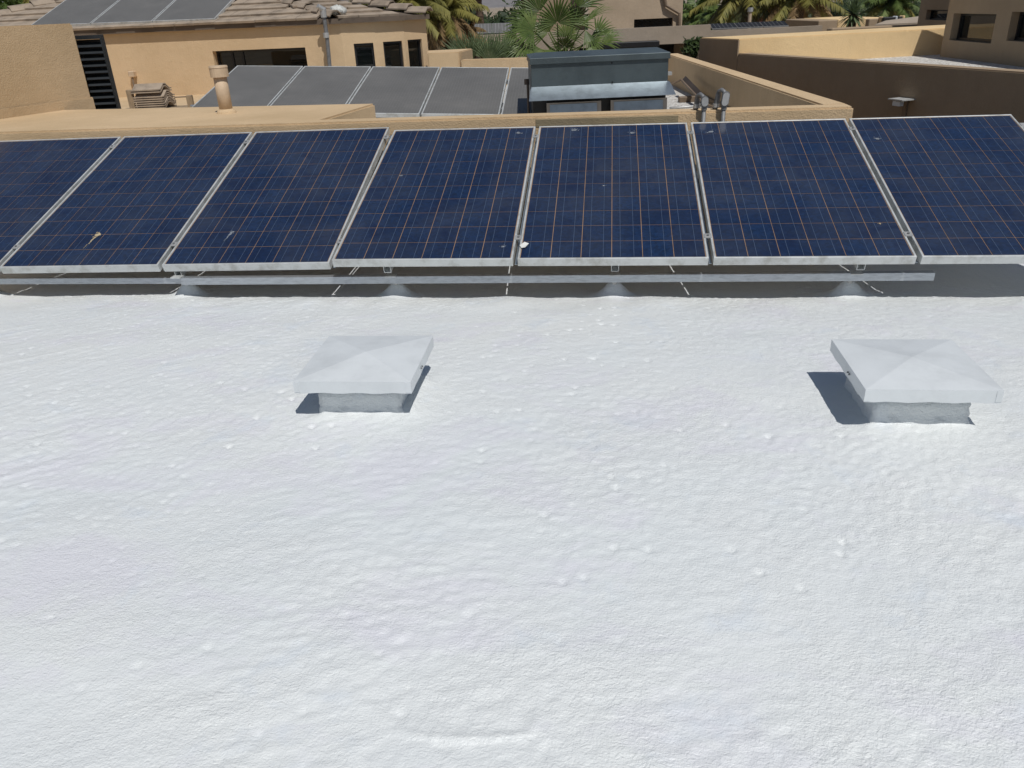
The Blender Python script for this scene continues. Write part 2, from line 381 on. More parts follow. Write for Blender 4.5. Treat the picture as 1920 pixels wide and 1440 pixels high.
ZP = -0.70                                     # height of the neighbour's parapet, from the eye
Z2 = -1.07                                     # neighbour's gravel roof
# ---- neighbour's flat roof
pr_ = Wz(1602, 199, ZP); bkr = Wz(1274, 100, ZP); bk1 = Wz(993, 110, ZP); bk2 = Wz(861, 113, ZP)
gr = MB(); gr.prism([(-3.0, 6.2), (pr_.x - 0.1, 5.6), (bkr.x - 0.05, bkr.y), (-0.6, 12.9), (-3.0, 12.9)], 0.002, ZC + Z2)
tag(gr.build('gravel_roof', 'gravel'), kind='structure')
sk_ = MB(); sk_.prism([(-7.5, 6.4), (-3.004, 6.2), (-3.004, 13.6), (-7.5, 13.9)], 0.002, ZC + Z2 + 0.004); tag(sk_.build('roof_deck', 'stucco'), kind='structure')

def wall_seg(name, a, b, thick, z0, z1, mat, label, cat='wall', bev=0.012, parent=None):
    """upright wall from a to b (plan), thick to the left of a->b"""
    a = Vector((a[0], a[1], 0)); b = Vector((b[0], b[1], 0)); d = (b - a).normalized(); n = Vector((-d.y, d.x, 0))
    m = MB(); m.obox(a + Vector((0, 0, z0 + ZC)), b - a, n * thick, (0, 0, z1 - z0))
    o = m.build(name, mat, parent, bevel=bev, seg=2)
    return tag(o, label, cat) if not parent else o

FS = 5.735
A = T(-4.9, FS, 0); Bc = Ws(1602, 199, FS)
fp = thing('parapet_wall', 'low tan stucco parapet running just behind the blue solar panels', 'wall', (A + Bc) / 2 * Vector((1, 1, 0)) if False else Vector(((A.x + Bc.x) / 2, (A.y + Bc.y) / 2, 0)))
m = MB(); aa = Vector((A.x, A.y, 0)); bb = Vector((Bc.x, Bc.y, 0))
m.obox(aa + Z * (ZC - 2.6), bb - aa, V * 0.17, Z * (2.6 + ZP)); m.build('wall', 'stucco', fp, bevel=0.014, seg=2)
pa = Ws(1004, 226, FS - .004); pb = Ws(1272, 221, FS - .004)
m = MB(); m.obox(Vector((pa.x, pa.y, ZC + ZP - 0.075)), Vector((pb.x - pa.x, pb.y - pa.y, 0)), V * 0.012, Z * 0.052)
tag(m.build('repair_patch', 'patch_grey', fp, bevel=0.002), 'weathered grey patch strip')
# side parapet
d_ = (bkr - pr_); d_.z = 0; d_.normalize(); nn = Vector((-d_.y, d_.x, 0))
st_ = pr_ + V * 0.172
wall_seg('parapet_wall', st_, bkr + d_ * 0.1, 0.17, -2.6, ZP - 0.003, 'stucco', 'tan stucco side parapet running away from the front corner, shaded inner face')
# back parapet
e_ = bkr + nn * 0.175
wall_seg('parapet_wall', Vector((bk2.x + 0.02, bk2.y, 0)), Vector((e_.x, e_.y, 0)), 0.17, -2.6, ZP + 0.003, 'stucco', 'low tan back parapet behind the grey metal rooftop unit')
# taller stub of wall by the bay
sa = Wy(800, 98, 13.0); sb = Wy(884, 94, 13.0)
m = MB(); m.prism([(Wy(801, 98, bk2.y).x, bk2.y + 0.02), (bk2.x, bk2.y + 0.02), (sb.x, 13.6), (Wy(801, 98, 13.6).x, 13.6)], ZC - 2.6, ZC - 0.585)
tag(m.build('wall_stub', 'stucco', bevel=0.012, seg=2), 'short raised end of tan wall beside the faceted bay', 'wall')
# the broad stucco top, left
c0 = Wz(600, 222, ZP); c1 = Wz(703, 193, ZP); c2 = Wz(217, 203, ZP)
dd = (c2 - c1).normalized(); c3 = c1 + dd * 5.2
f1 = Ws(600, 222, FS + 0.172); f0 = T(-5.3, FS + 0.172, 0)
m = MB(); m.prism([(f0.x, f0.y), (f1.x, f1.y), (c1.x, c1.y), (c3.x, c3.y)], ZC - 2.6, ZC + ZP - 0.004)
tag(m.build('stucco_ledge', 'stucco', bevel=0.014, seg=2), 'broad flat-topped tan stucco ledge carrying the vent pipe', 'ledge')
# tall block at the left edge
b0 = Wz(0, 222, ZP); b1 = Wz(175, 197, ZP); bd_ = (b1 - b0); bd_.z = 0; bd_.normalize(); bn = Vector((-bd_.y, bd_.x, 0))
s0 = b0 - bd_ * 0.6
tb = thing('chimney_block', 'tall plain tan stucco block rising at the left edge of the picture', 'chimney', (b0.x, b0.y, ZC + ZP))
m = MB(); m.obox(Vector((s0.x, s0.y, ZC + ZP - 0.3)), bd_ * ((b1 - s0).length), bn * 0.9, Z * (0.3 - ZP + 0.025)); m.build('shaft', 'stucco_block', tb, bevel=0.012, seg=2)
m = MB(); m.obox(Vector((s0.x, s0.y, ZC + ZP - 0.2)) - bn * 0.022 , bd_ * ((b1 - s0).length + 0.004), bn * 0.02, Z * 0.275); m.build('plinth', 'stucco_block', tb, bevel=0.006, seg=2)

# ================================================================== VENTS ON THE WHITE ROOF
def vent(k, label, ct, cs, ht, hs, yaw, zt, shift):
    o = thing('roof_vent', label, 'roof vent', T(ct, cs, -1.36), 'white square vents on the foam roof')
    a = YAW - yaw
    ux = U * math.cos(a) + V * math.sin(a); uy = -U * math.sin(a) + V * math.cos(a); C = T(ct, cs, 0)
    def P(x, y, z): return C + ux * x + uy * y + Z * z
    h = ht
    # cap: cross-broken sheet with a turned-down skirt
    m = MB(); rise = 0.024; sk = 0.047; n = 12
    ap = P(0, 0, zt + rise); cs4 = [P(-h, -h, zt), P(h, -h, zt), P(h, h, zt), P(-h, h, zt)]
    for i in range(4): m.face(cs4[i], cs4[(i + 1) % 4], ap)
    for i in range(4):
        p, q = cs4[i], cs4[(i + 1) % 4]
        pts_t = [p.lerp(q, j / n) for j in range(n + 1)]
        for j in range(n):
            w0 = 0.0022 * math.sin(j * 1.7 + i + k) ; w1 = 0.0022 * math.sin((j + 1) * 1.7 + i + k)
            if j == 0: w0 = 0
            if j + 1 == n: w1 = 0
            m.face(pts_t[j], pts_t[j + 1], pts_t[j + 1] - Z * (sk + w1), pts_t[j] - Z * (sk + w0))
    cap = m.build('cap', 'white_metal', o)
    bm = bmesh.new(); bm.from_mesh(cap.data); bmesh.ops.remove_doubles(bm, verts=bm.verts[:], dist=0.0005); bmesh.ops.recalc_face_normals(bm, faces=bm.faces[:]); bm.to_mesh(cap.data); bm.free()
    md = cap.modifiers.new('sheet', 'SOLIDIFY'); md.thickness = 0.0022; md.offset = -1
    # folded corner tabs and screws
    for (x, y) in ((-h, -h - 0.0012), (h - 0.02, -h - 0.0012)):
        tb_ = MB(); tb_.obox(P(x, y, zt - sk + 0.004), ux * 0.02, uy * 0.001, Z * (sk - 0.007)); tb_.build('corner_tab', 'white_metal', o)
    for (x, y, nx_, ny_) in ((shift * h, -0.2 * h, shift, 0), (shift * h, -0.12 * h, shift, 0)):
        s_ = MB(); p = P(x, y, zt - sk * 0.55); d = ux * nx_
        s_.tube([p, p + d * 0.005], 0.0035, 8); s_.build('screw', 'steel_grey', o)
    # curb under the cap
    m = MB(); hb = hs - 0.078; N = 14; rings = []
    for (zz, grow) in ((zt - 0.006, 0.0), (zt - 0.07, 0.0), (zt - 0.082, 0.0105), (zt - 0.10, 0.009), (zt - 0.12, 0.012), (zt - 0.135, 0.010), (zt - 0.15, 0.016), (zt - 0.20, 0.022)):
        ring = []
        for side in range(4):
            for j in range(N):
                f = -1 + 2 * j / N
                x, y = ((f, -1), (1, f), (-f, 1), (-1, -f))[side]
                jit = 1 + (0.02 * random.uniform(-1, 1) if grow else 0)
                ring.append(P(x * (hb + grow) * jit, y * (hb + grow) * jit, zz + (0.004 * random.uniform(-1, 1) if grow else 0)))
        rings.append(ring)
    L = 4 * N
    for i, r_ in enumerate(rings): m.v += [tuple(p) for p in r_]
    for i in range(len(rings) - 1):
        for j in range(L): m.f.append((i * L + j, i * L + (j + 1) % L, (i + 1) * L + (j + 1) % L, (i + 1) * L + j))
    m.build('curb', 'white_coating', o, smooth=True)
def capfit(x, y, s, yaw):                        # fitted front-left corner -> centre in array axes
    u_ = Vector((math.cos(yaw), -math.sin(yaw), 0)); v_ = Vector((math.sin(yaw), math.cos(yaw), 0))
    c = Vector((x, y, 0)) + (u_ + v_) * s / 2
    return c.dot(U), c.dot(V)
c1t, c1s = capfit(-0.7982, 2.6009, 0.4375, 0.1152); c2t, c2s = capfit(1.1762, 2.3271, 0.4348, 0.1237)
vent(0, 'white square vent cap left of centre on the foam roof', c1t, c1s, 0.2187, 0.225, 0.1152, -1.2, 1)
vent(1, 'white square vent cap near the right edge, shadow on its left', c2t, c2s, 0.2174, 0.225, 0.1237, -1.2, -1)
# small dark chip in the coating
chip = Wz(984, 1052, -1.347); m = MB()
m.mesh([chip + Vector((0.012 * math.cos(a), 0.008 * math.sin(a), 0.016 + 0.002 * math.sin(3 * a))) for a in np.linspace(0, 2 * math.pi, 9)[:-1]] + [chip + Z * 0.010], [(i, (i + 1) % 8, 8) for i in range(8)])

# ================================================================== SOLAR ARRAY
PW, PL = 0.99, 1.65
def panel_matrix(o, yaw, tilt, lr):
    u = Vector((math.cos(yaw) * math.cos(lr), -math.sin(yaw) * math.cos(lr), math.sin(lr)))
    v0 = Vector((math.sin(yaw) * math.cos(tilt), math.cos(yaw) * math.cos(tilt), math.sin(tilt)))
    v = (v0 - u * u.dot(v0)).normalized(); n = u.cross(v)
    return Matrix(((u.x, v.x, n.x, o.x), (u.y, v.y, n.y, o.y), (u.z, v.z, n.z, o.z), (0, 0, 0, 1)))
def frame_mesh(w, l, lip=0.011, dep=0.046):
    m = MB()
    for (x0, x1, y0, y1) in ((0, w, 0, lip), (0, w, l - lip, l), (0, lip, lip, l - lip), (w - lip, w, lip, l - lip)):
        m.box(x0, x1, y0, y1, -dep, 0)
    return m
CW, CL = 0.1606, 0.1622
def make_blue_panel(label):
    o = thing('solar_panel', label, 'solar panel', group='row of blue solar panels')
    frame_mesh(PW, PL).build('frame', 'alu', o, bevel=0.0012, local=True)
    m = MB(); m.box(0.0112, PW - 0.0112, 0.0112, PL - 0.0112, -0.0085, -0.0042); m.build('backsheet', 'backsheet', o, local=True)
    m = MB(); m.box(0.0112, PW - 0.0112, 0.0112, PL - 0.0112, -0.0130, -0.0095); m.build('rear_sheet', 'rear_sheet', o, local=True)
    m = MB(); m.box(PW / 2 - 0.07, PW / 2 + 0.07, PL - 0.22, PL - 0.12, -0.036, -0.0132); m.build('junction_box', 'black', o, local=True)
    x0 = (PW - 6 * CW) / 2; y0 = (PL - 10 * CL) / 2
    first = None
    for r in range(10):
        for c in range(6):
            if first is None:
                m = MB(); m.box(0.0016, CW - 0.0016, 0.0019, CL - 0.0019, 0, 0.0012)
                first = m.build('cell', 'solar_cell', o, local=True); cc = first
            else:
                cc = first.copy(); COL.objects.link(cc); cc.parent = o
            cc.location = (x0 + c * CW, y0 + r * CL, -0.0040)
    fb = None
    for c in range(6):
        for q in (0.28, 0.72):
            if fb is None:
                m = MB(); m.box(-0.0011, 0.0011, 0.018, PL - 0.018, 0, 0.0004); fb = m.build('busbar', 'busbar', o, local=True); b = fb
            else:
                b = fb.copy(); COL.objects.link(b); b.parent = o
            b.location = (x0 + c * CW + q * CW, 0, -0.0026)
    return o
def copy_tree(o, parent=None):
    c = o.copy(); COL.objects.link(c)
    if parent: c.parent = parent
    for ch in [x for x in o.children]: copy_tree(ch, c)
    return c
PLAB = {1: 'blue solar panel cut off by the left edge of the picture', 2: 'blue solar panel with the large splashed bird dropping',
        3: 'third blue solar panel from the left, last one of the sagging section', 4: 'fourth blue solar panel, immediately left of the row centre panel with the white scrap',
        5: 'centre blue solar panel with a white scrap at its lower left corner', 6: 'blue solar panel in front of the two metal conduit fittings',
        7: 'last blue solar panel at the right end of the row'}
proto = make_blue_panel(PLAB[1]); PAN = {}
G1 = dict(o=Vector((-2.9734, 4.5073, -1.2551)), yaw=0.1307, tilt=0.3131, lr=0.0062)
G2 = dict(o=Vector((0.0588, 4.0267, -1.2052)), yaw=0.1318, tilt=0.2801, lr=-0.0022)
for i in range(1, 8):
    o = proto if i == 1 else copy_tree(proto)
    Gp = G1 if i <= 3 else G2
    k = (i - 2) if i <= 3 else (i - 5)
    M0 = panel_matrix(Vector((0, 0, 0)), Gp['yaw'], Gp['tilt'], Gp['lr']); u = Vector(M0.col[0][:3])
    org = Gp['o'] + u * k * (PW + 0.0255) + Z * ZC
    o.matrix_world = panel_matrix(org, Gp['yaw'], Gp['tilt'], Gp['lr']); o['label'] = PLAB[i]; PAN[i] = o
bpy.context.view_layer.update()
def splat(panel, px, py, rad, mat, seed, tail=None, n=14, lab='bird dropping'):
    Mi = panel.matrix_world.inverted(); nrm = panel.matrix_world.to_3x3() @ Z
    p = Mi @ Wp(px, py, panel.matrix_world.translation - nrm * 0.002, nrm)
    rg = random.Random(seed); m = MB()
    def blob(cx, cy, rx, ry, k):
        pts = [Vector((cx + rx * math.cos(a) * rg.uniform(0.6, 1.15), cy + ry * math.sin(a) * rg.uniform(0.6, 1.15), 0)) for a in [2 * math.pi * j / k for j in range(k)]]
        b0 = -0.0016
        m.mesh([Vector((q.x, q.y, b0)) for q in pts] + [Vector((cx, cy, b0 + 0.0008))], [(j, (j + 1) % k, k) for j in range(k)])
    blob(p.x, p.y, rad, rad * 0.8, n)
    for _ in range(7): 
        a = rg.uniform(0, 6.28); d = rad * rg.uniform(0.9, 1.8); blob(p.x + d * math.cos(a), p.y + d * math.sin(a), rad * rg.uniform(.12, .3), rad * rg.uniform(.12, .3), 7)
    if tail:
        for j in range(9):
            f = (j + 1) / 9; blob(p.x + tail[0] * f + rg.uniform(-.003, .003), p.y + tail[1] * f, 0.006 * (1.3 - f), 0.014 * (1.2 - f * .6), 7)
    m.build('bird_dropping', mat, panel, local=True, recalc=False)
splat(PAN[2], 184, 440, 0.022, 'dropping', 3, (-0.02, -0.14))
splat(PAN[4], 972, 249, 0.018, 'dropping_dim', 4); splat(PAN[5], 1076, 244, 0.022, 'dropping_dim', 5); splat(PAN[5], 1186, 249, 0.018, 'dropping_dim', 6)
splat(PAN[6], 1333, 247, 0.020, 'dropping_dim', 7); splat(PAN[7], 1645, 260, 0.018, 'dropping_dim', 8); splat(PAN[5], 1132, 348, 0.008, 'dropping_dim', 9)
splat(PAN[4], 752, 329, 0.011, 'dropping_dim', 10); splat(PAN[3], 436, 435, 0.012, 'dropping_dim', 11, (-.02, -.09)); splat(PAN[6], 1650, 419, 0.007, 'dropping', 12)
splat(PAN[4], 943, 462, 0.012, 'dropping_dim', 13)
# scrap of white film caught at the frame
n5 = PAN[5].matrix_world.to_3x3() @ Z
sc = Wp(978, 466, PAN[5].matrix_world.translation, n5) + n5 * 0.004
m = MB(); m.mesh([sc, sc + U * 0.02 + n5 * 0.004, sc + U * 0.036 + V * 0.05 + n5 * 0.012, sc + U * 0.012 + V * 0.055 + n5 * 0.02, sc + V * 0.02 - U * 0.012 + n5 * 0.01], [(0, 1, 2), (0, 2, 3), (0, 3, 4)])
so = m.build('film_scrap', 'paper', recalc=False); so.modifiers.new('film', 'SOLIDIFY').thickness = 0.0006
tag(so, 'small white film scrap caught at the lower left corner of the centre panel', 'scrap')

# ---- rack: cross rail, rafters, posts, clamps
rack = thing('mounting_rack', 'galvanised channel rack carrying the row of blue panels', 'rack', T(0, 4.1, -1.45))
RS = 4.075
rz = Ws(1150, 517, RS).z
ja = Ws(340, 520, RS).dot(U)
m = MB()
def channel(m, a, b, w, h, out):                  # open C channel from a to b, 'out' is its depth axis
    d = b - a; t_ = 0.003
    m.obox(a, d, out * t_, Z * h); m.obox(a + out * t_, d, out * (w - t_), Z * t_); m.obox(a + out * t_ + Z * (h - t_), d, out * (w - t_), Z * t_)
channel(m, T(ja - 0.01, RS, rz - ZC - 0.041), T(Ws(1752, 520, RS).dot(U), RS, rz - ZC - 0.035), 0.041, 0.041, V); m.build('cross_rail', 'strut', rack)
m = MB(); _a = Ws(0, 533, 4.16); _b = Ws(345, 532, 4.13); _a = _a + (_a - _b) * 1.2; channel(m, _a, _b, 0.02, 0.035, V); m.build('cross_rail', 'strut', rack)
m = MB(); channel(m, T(-5.2, 5.35, rz - ZC + 0.25), T(2.58, 5.35, rz - ZC + 0.25), 0.041, 0.041, V); m.build('cross_rail', 'strut', rack)
for F in FEET:
    ft = F.dot(U)
    near = 0 if ft > -1.6 else 1
    Gp = G2 if ft > -1.75 else G1
    tl = Gp['tilt']; o_ = Gp['o']
    s_o = o_.dot(V); z_at = lambda s: o_.z + (s - s_o) * math.tan(tl) - 0.049
    m = MB()
    s1, s2 = max(RS - 0.062, s_o + 0.02), 5.5
    a = T(ft - 0.0205, s1, z_at(s1)); d = T(ft - 0.0205, s2, z_at(s2)) - a
    nrm = U.cross(d.normalized())
    m.obox(a, d, U * 0.003, -nrm * 0.041); m.obox(a + U * 0.038, d, U * 0.003, -nrm * 0.041); m.obox(a - nrm * 0.041, d, U * 0.041, nrm * 0.003)
    m.build('rafter_rail', 'alu', rack)
    m = MB(); m.obox(T(ft - 0.03, RS - 0.012, rz - ZC + 0.0005), U * 0.06, V * 0.05, Z * 0.006); m.build('bracket', 'alu', rack)
    m = MB(); m.tube([T(ft, RS + 0.10, -1.58), T(ft, RS + 0.10, rz - ZC - 0.02)], 0.018, 10); m.build('post', 'alu_dull', rack)
    m = MB(); m.tube([T(ft, 5.37, -1.7), T(ft, 5.37, rz - ZC + 0.25)], 0.018, 10); m.build('post', 'alu_dull', rack)
for i in range(1, 7):                             # clamps in the gaps
    Mx = PAN[i].matrix_world
    for yy in (0.21, 1.49):
        m = MB(); c = Mx @ Vector((PW + 0.0127, yy, 0.002)); ux = Mx.to_3x3() @ Vector((1, 0, 0)); vy = Mx.to_3x3() @ Vector((0, 1, 0)); nz = Mx.to_3x3() @ Z
        m.cbox(c, ux * 0.038, vy * 0.042, nz * 0.004); cl = m.build('clamp', 'alu_dull', rack)
        m = MB(); m.tube([c, c + nz * 0.008], 0.0065, 6); m.build('bolt', 'steel_grey', cl)
    m = MB(); c = Mx @ Vector((PW + 0.006, 0.02, -0.050)); m.obox(c, ux * 0.014, vy * 1.6, nz * 0.003); m.build('gap_strip', 'galv', rack)
Mx = PAN[7].matrix_world
for yy in (0.21, 1.49):
    m = MB(); c = Mx @ Vector((PW + 0.012, yy, -0.004)); m.cbox(c, ux * 0.028, vy * 0.042, nz * 0.014); m.build('clamp', 'alu_dull', rack)

# ================================================================== THINGS ON THE NEIGHBOUR'S ROOF
# ---- conduit fittings over the parapet
def conduit(px, lab, lean, h1, hh):
    base = Ws(px, 207, FS - 0.022); x0 = base.x
    o = thing('conduit_fitting', lab, 'conduit', (base.x, base.y, ZC - 1.3), 'conduit fittings on the parapet')
    def P(t, s, z): return Vector((base.x, base.y, 0)) + U * t + V * s + Z * (ZC + ZP + z)
    m = MB(); m.tube([P(0, 0, -0.75), P(0, 0, 0.02)], 0.0135, 12); m.build('pipe', 'steel_grey', o, smooth=True)
    m = MB(); m.tube([P(0, 0, 0.008), P(0, 0, 0.035)], 0.019, 6); m.build('lock_nut', 'steel_grey', o)
    # conduit body: rounded oblong box with oval cover
    def oval(t, s, z0, z1, w, dep, name, mat, par):
        mm = MB(); k = 8; hw = w / 2; ring = []
        for j in range(k + 1): a = math.pi * j / k; ring.append((hw * math.cos(a), z1 - hw + hw * math.sin(a)))
        for j in range(k + 1): a = math.pi + math.pi * j / k; ring.append((hw * math.cos(a), z0 + hw + hw * math.sin(a)))
        n = len(ring)
        vsx = [P(t + q[0] + lean * (q[1] - z0), s, q[1]) for q in ring] + [P(t + q[0] + lean * (q[1] - z0), s + dep, q[1]) for q in ring]
        mm.mesh(vsx, [tuple(range(n)), tuple(range(n, 2 * n))] + [(j, (j + 1) % n, n + (j + 1) % n, n + j) for j in range(n)])
        return mm.build(name, mat, par, bevel=0.0012)
    b = oval(0.0, -0.022, 0.03, 0.03 + hh, 0.046, 0.044, 'fitting_body', 'steel_grey', o)
    oval(0.0, -0.0265, 0.036, 0.024 + hh, 0.040, 0.004, 'cover', 'alu_dull', b)
    tp = 0.03 + hh
    m = MB(); path = [P(lean * hh, 0.015, tp - 0.03), P(lean * hh - 0.012, 0.03, tp - 0.004), P(lean * hh - 0.026, 0.05, tp + 0.006), P(lean * hh - 0.038, 0.07, tp - 0.004), P(lean * hh - 0.042, 0.08, tp - 0.03), P(-0.042, 0.085, 0.03), P(-0.042, 0.085, 0.012), P(-0.042, 0.10, 0.010), P(-0.042, 0.186, 0.002), P(-0.042, 0.19, -0.30)]
    m.tube(path, [0.014] * 4 + [0.018, 0.018, 0.014, 0.0135, 0.0135, 0.0135], 10); m.build('elbow', 'steel_grey', o, smooth=True)
    m = MB(); m.tube([P(-0.042, 0.085, 0.016), P(-0.042, 0.085, 0.04)], 0.023, 10); m.build('coupling', 'alu_dull', o)
    m = MB(); m.obox(P(-0.035, 0.012, -0.16), U * 0.07, V * 0.01, Z * 0.02); m.build('strap', 'steel_grey', o)
conduit(1320, 'shorter metal conduit fitting with a smooth oval cover on the parapet', 0.0, 0.03, 0.07)
conduit(1357, 'taller leaning metal conduit fitting with a ribbed cover on the parapet', 0.10, 0.06, 0.094)

# ---- grey sheet-metal rooftop unit
UY = 7.95
un = thing('rooftop_unit', 'grey sheet metal rooftop cooling unit with a projecting hood', 'cooler', Wy(1125, 205, UY) * Vector((1, 1, 0)) if False else Vector((0.98, UY, ZC + Z2)))
def Q(px, py, dy=0.0): return Wy(px, py, UY + dy)
xl, xr = Q(996, 140).x, Q(1253, 130).x
zt_ = (Q(996, 119).z + Q(1253, 110).z) / 2; zm = (Q(998, 163).z + Q(1253, 157).z) / 2
zh = (Q(990, 191, -.2).z + Q(1258, 177, -.2).z) / 2
DEP = 0.75
m = MB(); m.box(xl, xr, UY, UY + DEP, zm - 0.02, zt_); m.build('housing', 'galv_dark', un, bevel=0.004)
m = MB(); yb = UY - 0.02
m.mesh([(xl - .012, yb, zt_ - 0.005), (xr + .012, yb, zt_ - .005), (xr + .012, yb, zt_ + .05), (xl - .012, yb, zt_ + .05),
        (xl + 0.06, UY + 0.28, zt_ + 0.085), (xr - 0.06, UY + 0.28, zt_ + 0.085), (xr + .012, UY + DEP + .02, zt_ + .05), (xl - .012, UY + DEP + .02, zt_ + .05), (xr + .012, UY + DEP + .02, zt_ - .005), (xl - .012, UY + DEP + .02, zt_ - .005)],
       [(0, 1, 2, 3), (3, 2, 5, 4), (4, 5, 6, 7), (7, 6, 8, 9), (0, 3, 4, 7, 9), (1, 8, 6, 5, 2), (0, 9, 8, 1)])
m.build('lid', 'galv_dark', un, bevel=0.003)
m = MB(); t_ = 0.004
hx0, hx1 = xl - 0.005, xr + 0.012
m.mesh([(hx0, UY - 0.003, zm + 0.012), (hx1, UY - 0.003, zm + 0.012), (hx1 + .012, UY - 0.045, zm - 0.012), (hx0 - .012, UY - 0.045, zm - 0.012), (hx1 + 0.03, UY - 0.20, zh), (hx0 - 0.03, UY - 0.20, zh),
        (hx0, UY - 0.003, zm + 0.004), (hx1, UY - 0.003, zm + 0.004), (hx1 + .012, UY - 0.043, zm - 0.020), (hx0 - .012, UY - 0.043, zm - 0.020), (hx1 + 0.03, UY - 0.196, zh), (hx0 - 0.03, UY - 0.196, zh)],
       [(0, 1, 2, 3), (3, 2, 4, 5), (6, 9, 8, 7), (9, 11, 10, 8), (0, 3, 9, 6), (3, 5, 11, 9), (1, 7, 8, 2), (2, 8, 10, 4), (5, 4, 10, 11), (0, 6, 7, 1)])
m.build('hood', 'galv', un)
m = MB(); m.box(xl + 0.01, xr - 0.01, UY + 0.02, UY + DEP, ZC + Z2, zm - 0.021); m.build('intake', 'black', un)
for (pa_, pb_) in ((1025, 1127), (1145, 1250)):
    x0, x1 = Q(pa_, 200, -.05).x, Q(pb_, 200, -.05).x
    m = MB(); m.obox((x0, UY - 0.075, ZC + Z2 + 0.03), (x1 - x0, 0, 0), (0, 0.02, 0), (0, 0.02, Q(1075, 191, -.04).z - ZC - Z2 - 0.03)); pn = m.build('filter_frame', 'filter_rim', un)
    m = MB(); m.obox((x0 + .03, UY - 0.082, ZC + Z2 + 0.05), (x1 - x0 - .07, 0, 0), (0, 0.01, 0), (0, 0.02, Q(1075, 191, -.04).z - ZC - Z2 - 0.065)); m.build('filter_panel', 'galv', pn)
for (px, py) in ((1147, 118), (1148, 154)):
    p = Q(px, py); m = MB(); m.tube([p, p - Vector((0, 0.008, 0))], 0.008, 8); m.build('screw', 'black', un)
m = MB(); p = Q(990, 147, .2); m.tube([Vector((xl - .03, UY + .15, ZC + Z2)), Vector((xl - .03, UY + .15, zt_ - .17))], 0.012, 8); m.tube([Vector((xl - .04, UY + .15, zt_ - .19)), Vector((xl - .04, UY + .15, zt_ - .14))], 0.024, 10); m.build('water_line', 'steel_and_shadow', un)
m = MB(); m.box(xr, xr + 0.09, UY + 0.25, UY + 0.33, zm + 0.04, zm + 0.07); m.build('side_bracket', 'alu_dull', un)

# ---- bent rod in the corner, dark sheet added as its shadow, and cable
tr0 = Wz(1282, 152, Z2 + 0.16); tr1 = Wz(1318, 198, Z2 + 0.12)
rod_shadow = thing('rod_shadow_sheet', 'bent rod with a dark sheet standing in for shadow against the parapet', 'rod_shadow', (tr0.x, tr0.y, ZC + Z2))
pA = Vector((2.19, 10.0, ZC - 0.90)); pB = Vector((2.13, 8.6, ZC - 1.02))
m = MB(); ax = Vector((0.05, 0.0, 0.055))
m.obox(pA, pB - pA, ax, Vector((0, 0, 0.006))); m.build('sheet', 'steel_and_shadow', rod_shadow)  # sheet coloured dark in place of the shadow on the parapet
m = MB(); m.tube([pA + Vector((-.16, .1, -.06)), pA + Z * .02, pB + Z * .02, pB + Vector((.10, -.2, -.01))], 0.012, 8); m.build('edge_rod', 'brown_and_shadow', rod_shadow)
blk = Wz(1290, 191, Z2); m = MB(); m.cbox(blk + Z * 0.03, (0.22, 0.02, 0), (0, 0.09, 0), (0, 0, 0.06))
tag(m.build('block', 'brown_and_shadow', bevel=0.006), 'small brown block lying on the white gravel', 'block')
cb = MB(); cb.tube([Wz(1256, 203, Z2 + .03), Wz(1285, 201, Z2 + .03), Wz(1312, 198, Z2 + .04), Wz(1330, 196, Z2 + .03)], 0.013, 8)
tag(cb.build('cable', 'alu_dull', smooth=True), 'grey cable lying on gravel behind the parapet', 'cable')
bs_ = MB(); 
ia = Wz(1330, 190, Z2 + 0.0); 
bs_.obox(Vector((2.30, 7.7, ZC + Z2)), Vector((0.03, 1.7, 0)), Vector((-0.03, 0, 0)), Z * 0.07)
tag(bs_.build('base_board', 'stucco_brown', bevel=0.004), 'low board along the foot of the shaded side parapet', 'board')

# ---- vent pipe on the ledge
pv = Wz(425, 211, ZP)
vp = thing('vent_pipe', 'tan painted vent pipe with a wider cap on the stucco ledge', 'vent pipe', (pv.x, pv.y, ZC + ZP))
top = Wy(411, 123, pv.y).z
B_ = Vector((pv.x, pv.y, 0)); hgt = top - ZC - ZP
m = MB(); m.tube([B_ + Z * (ZC + ZP - .02), B_ + Z * (top - 0.05)], 0.054, 20); m.build('pipe', 'pvc', vp, smooth=True)
m = MB(); m.tube([B_ + Z * (top - 0.085), B_ + Z * (top - 0.012)], [0.073, 0.073], 20); m.tube([B_ + Z * (top - 0.014), B_ + Z * top], [0.076, 0.072], 20); m.build('cap', 'pvc', vp)
m = MB(); m.tube([B_ + Z * (ZC + ZP - .01), B_ + Z * (ZC + ZP + 0.012), B_ + Z * (ZC + ZP + 0.03)], [0.085, 0.075, 0.056], 20); m.build('flashing', 'stucco', vp)

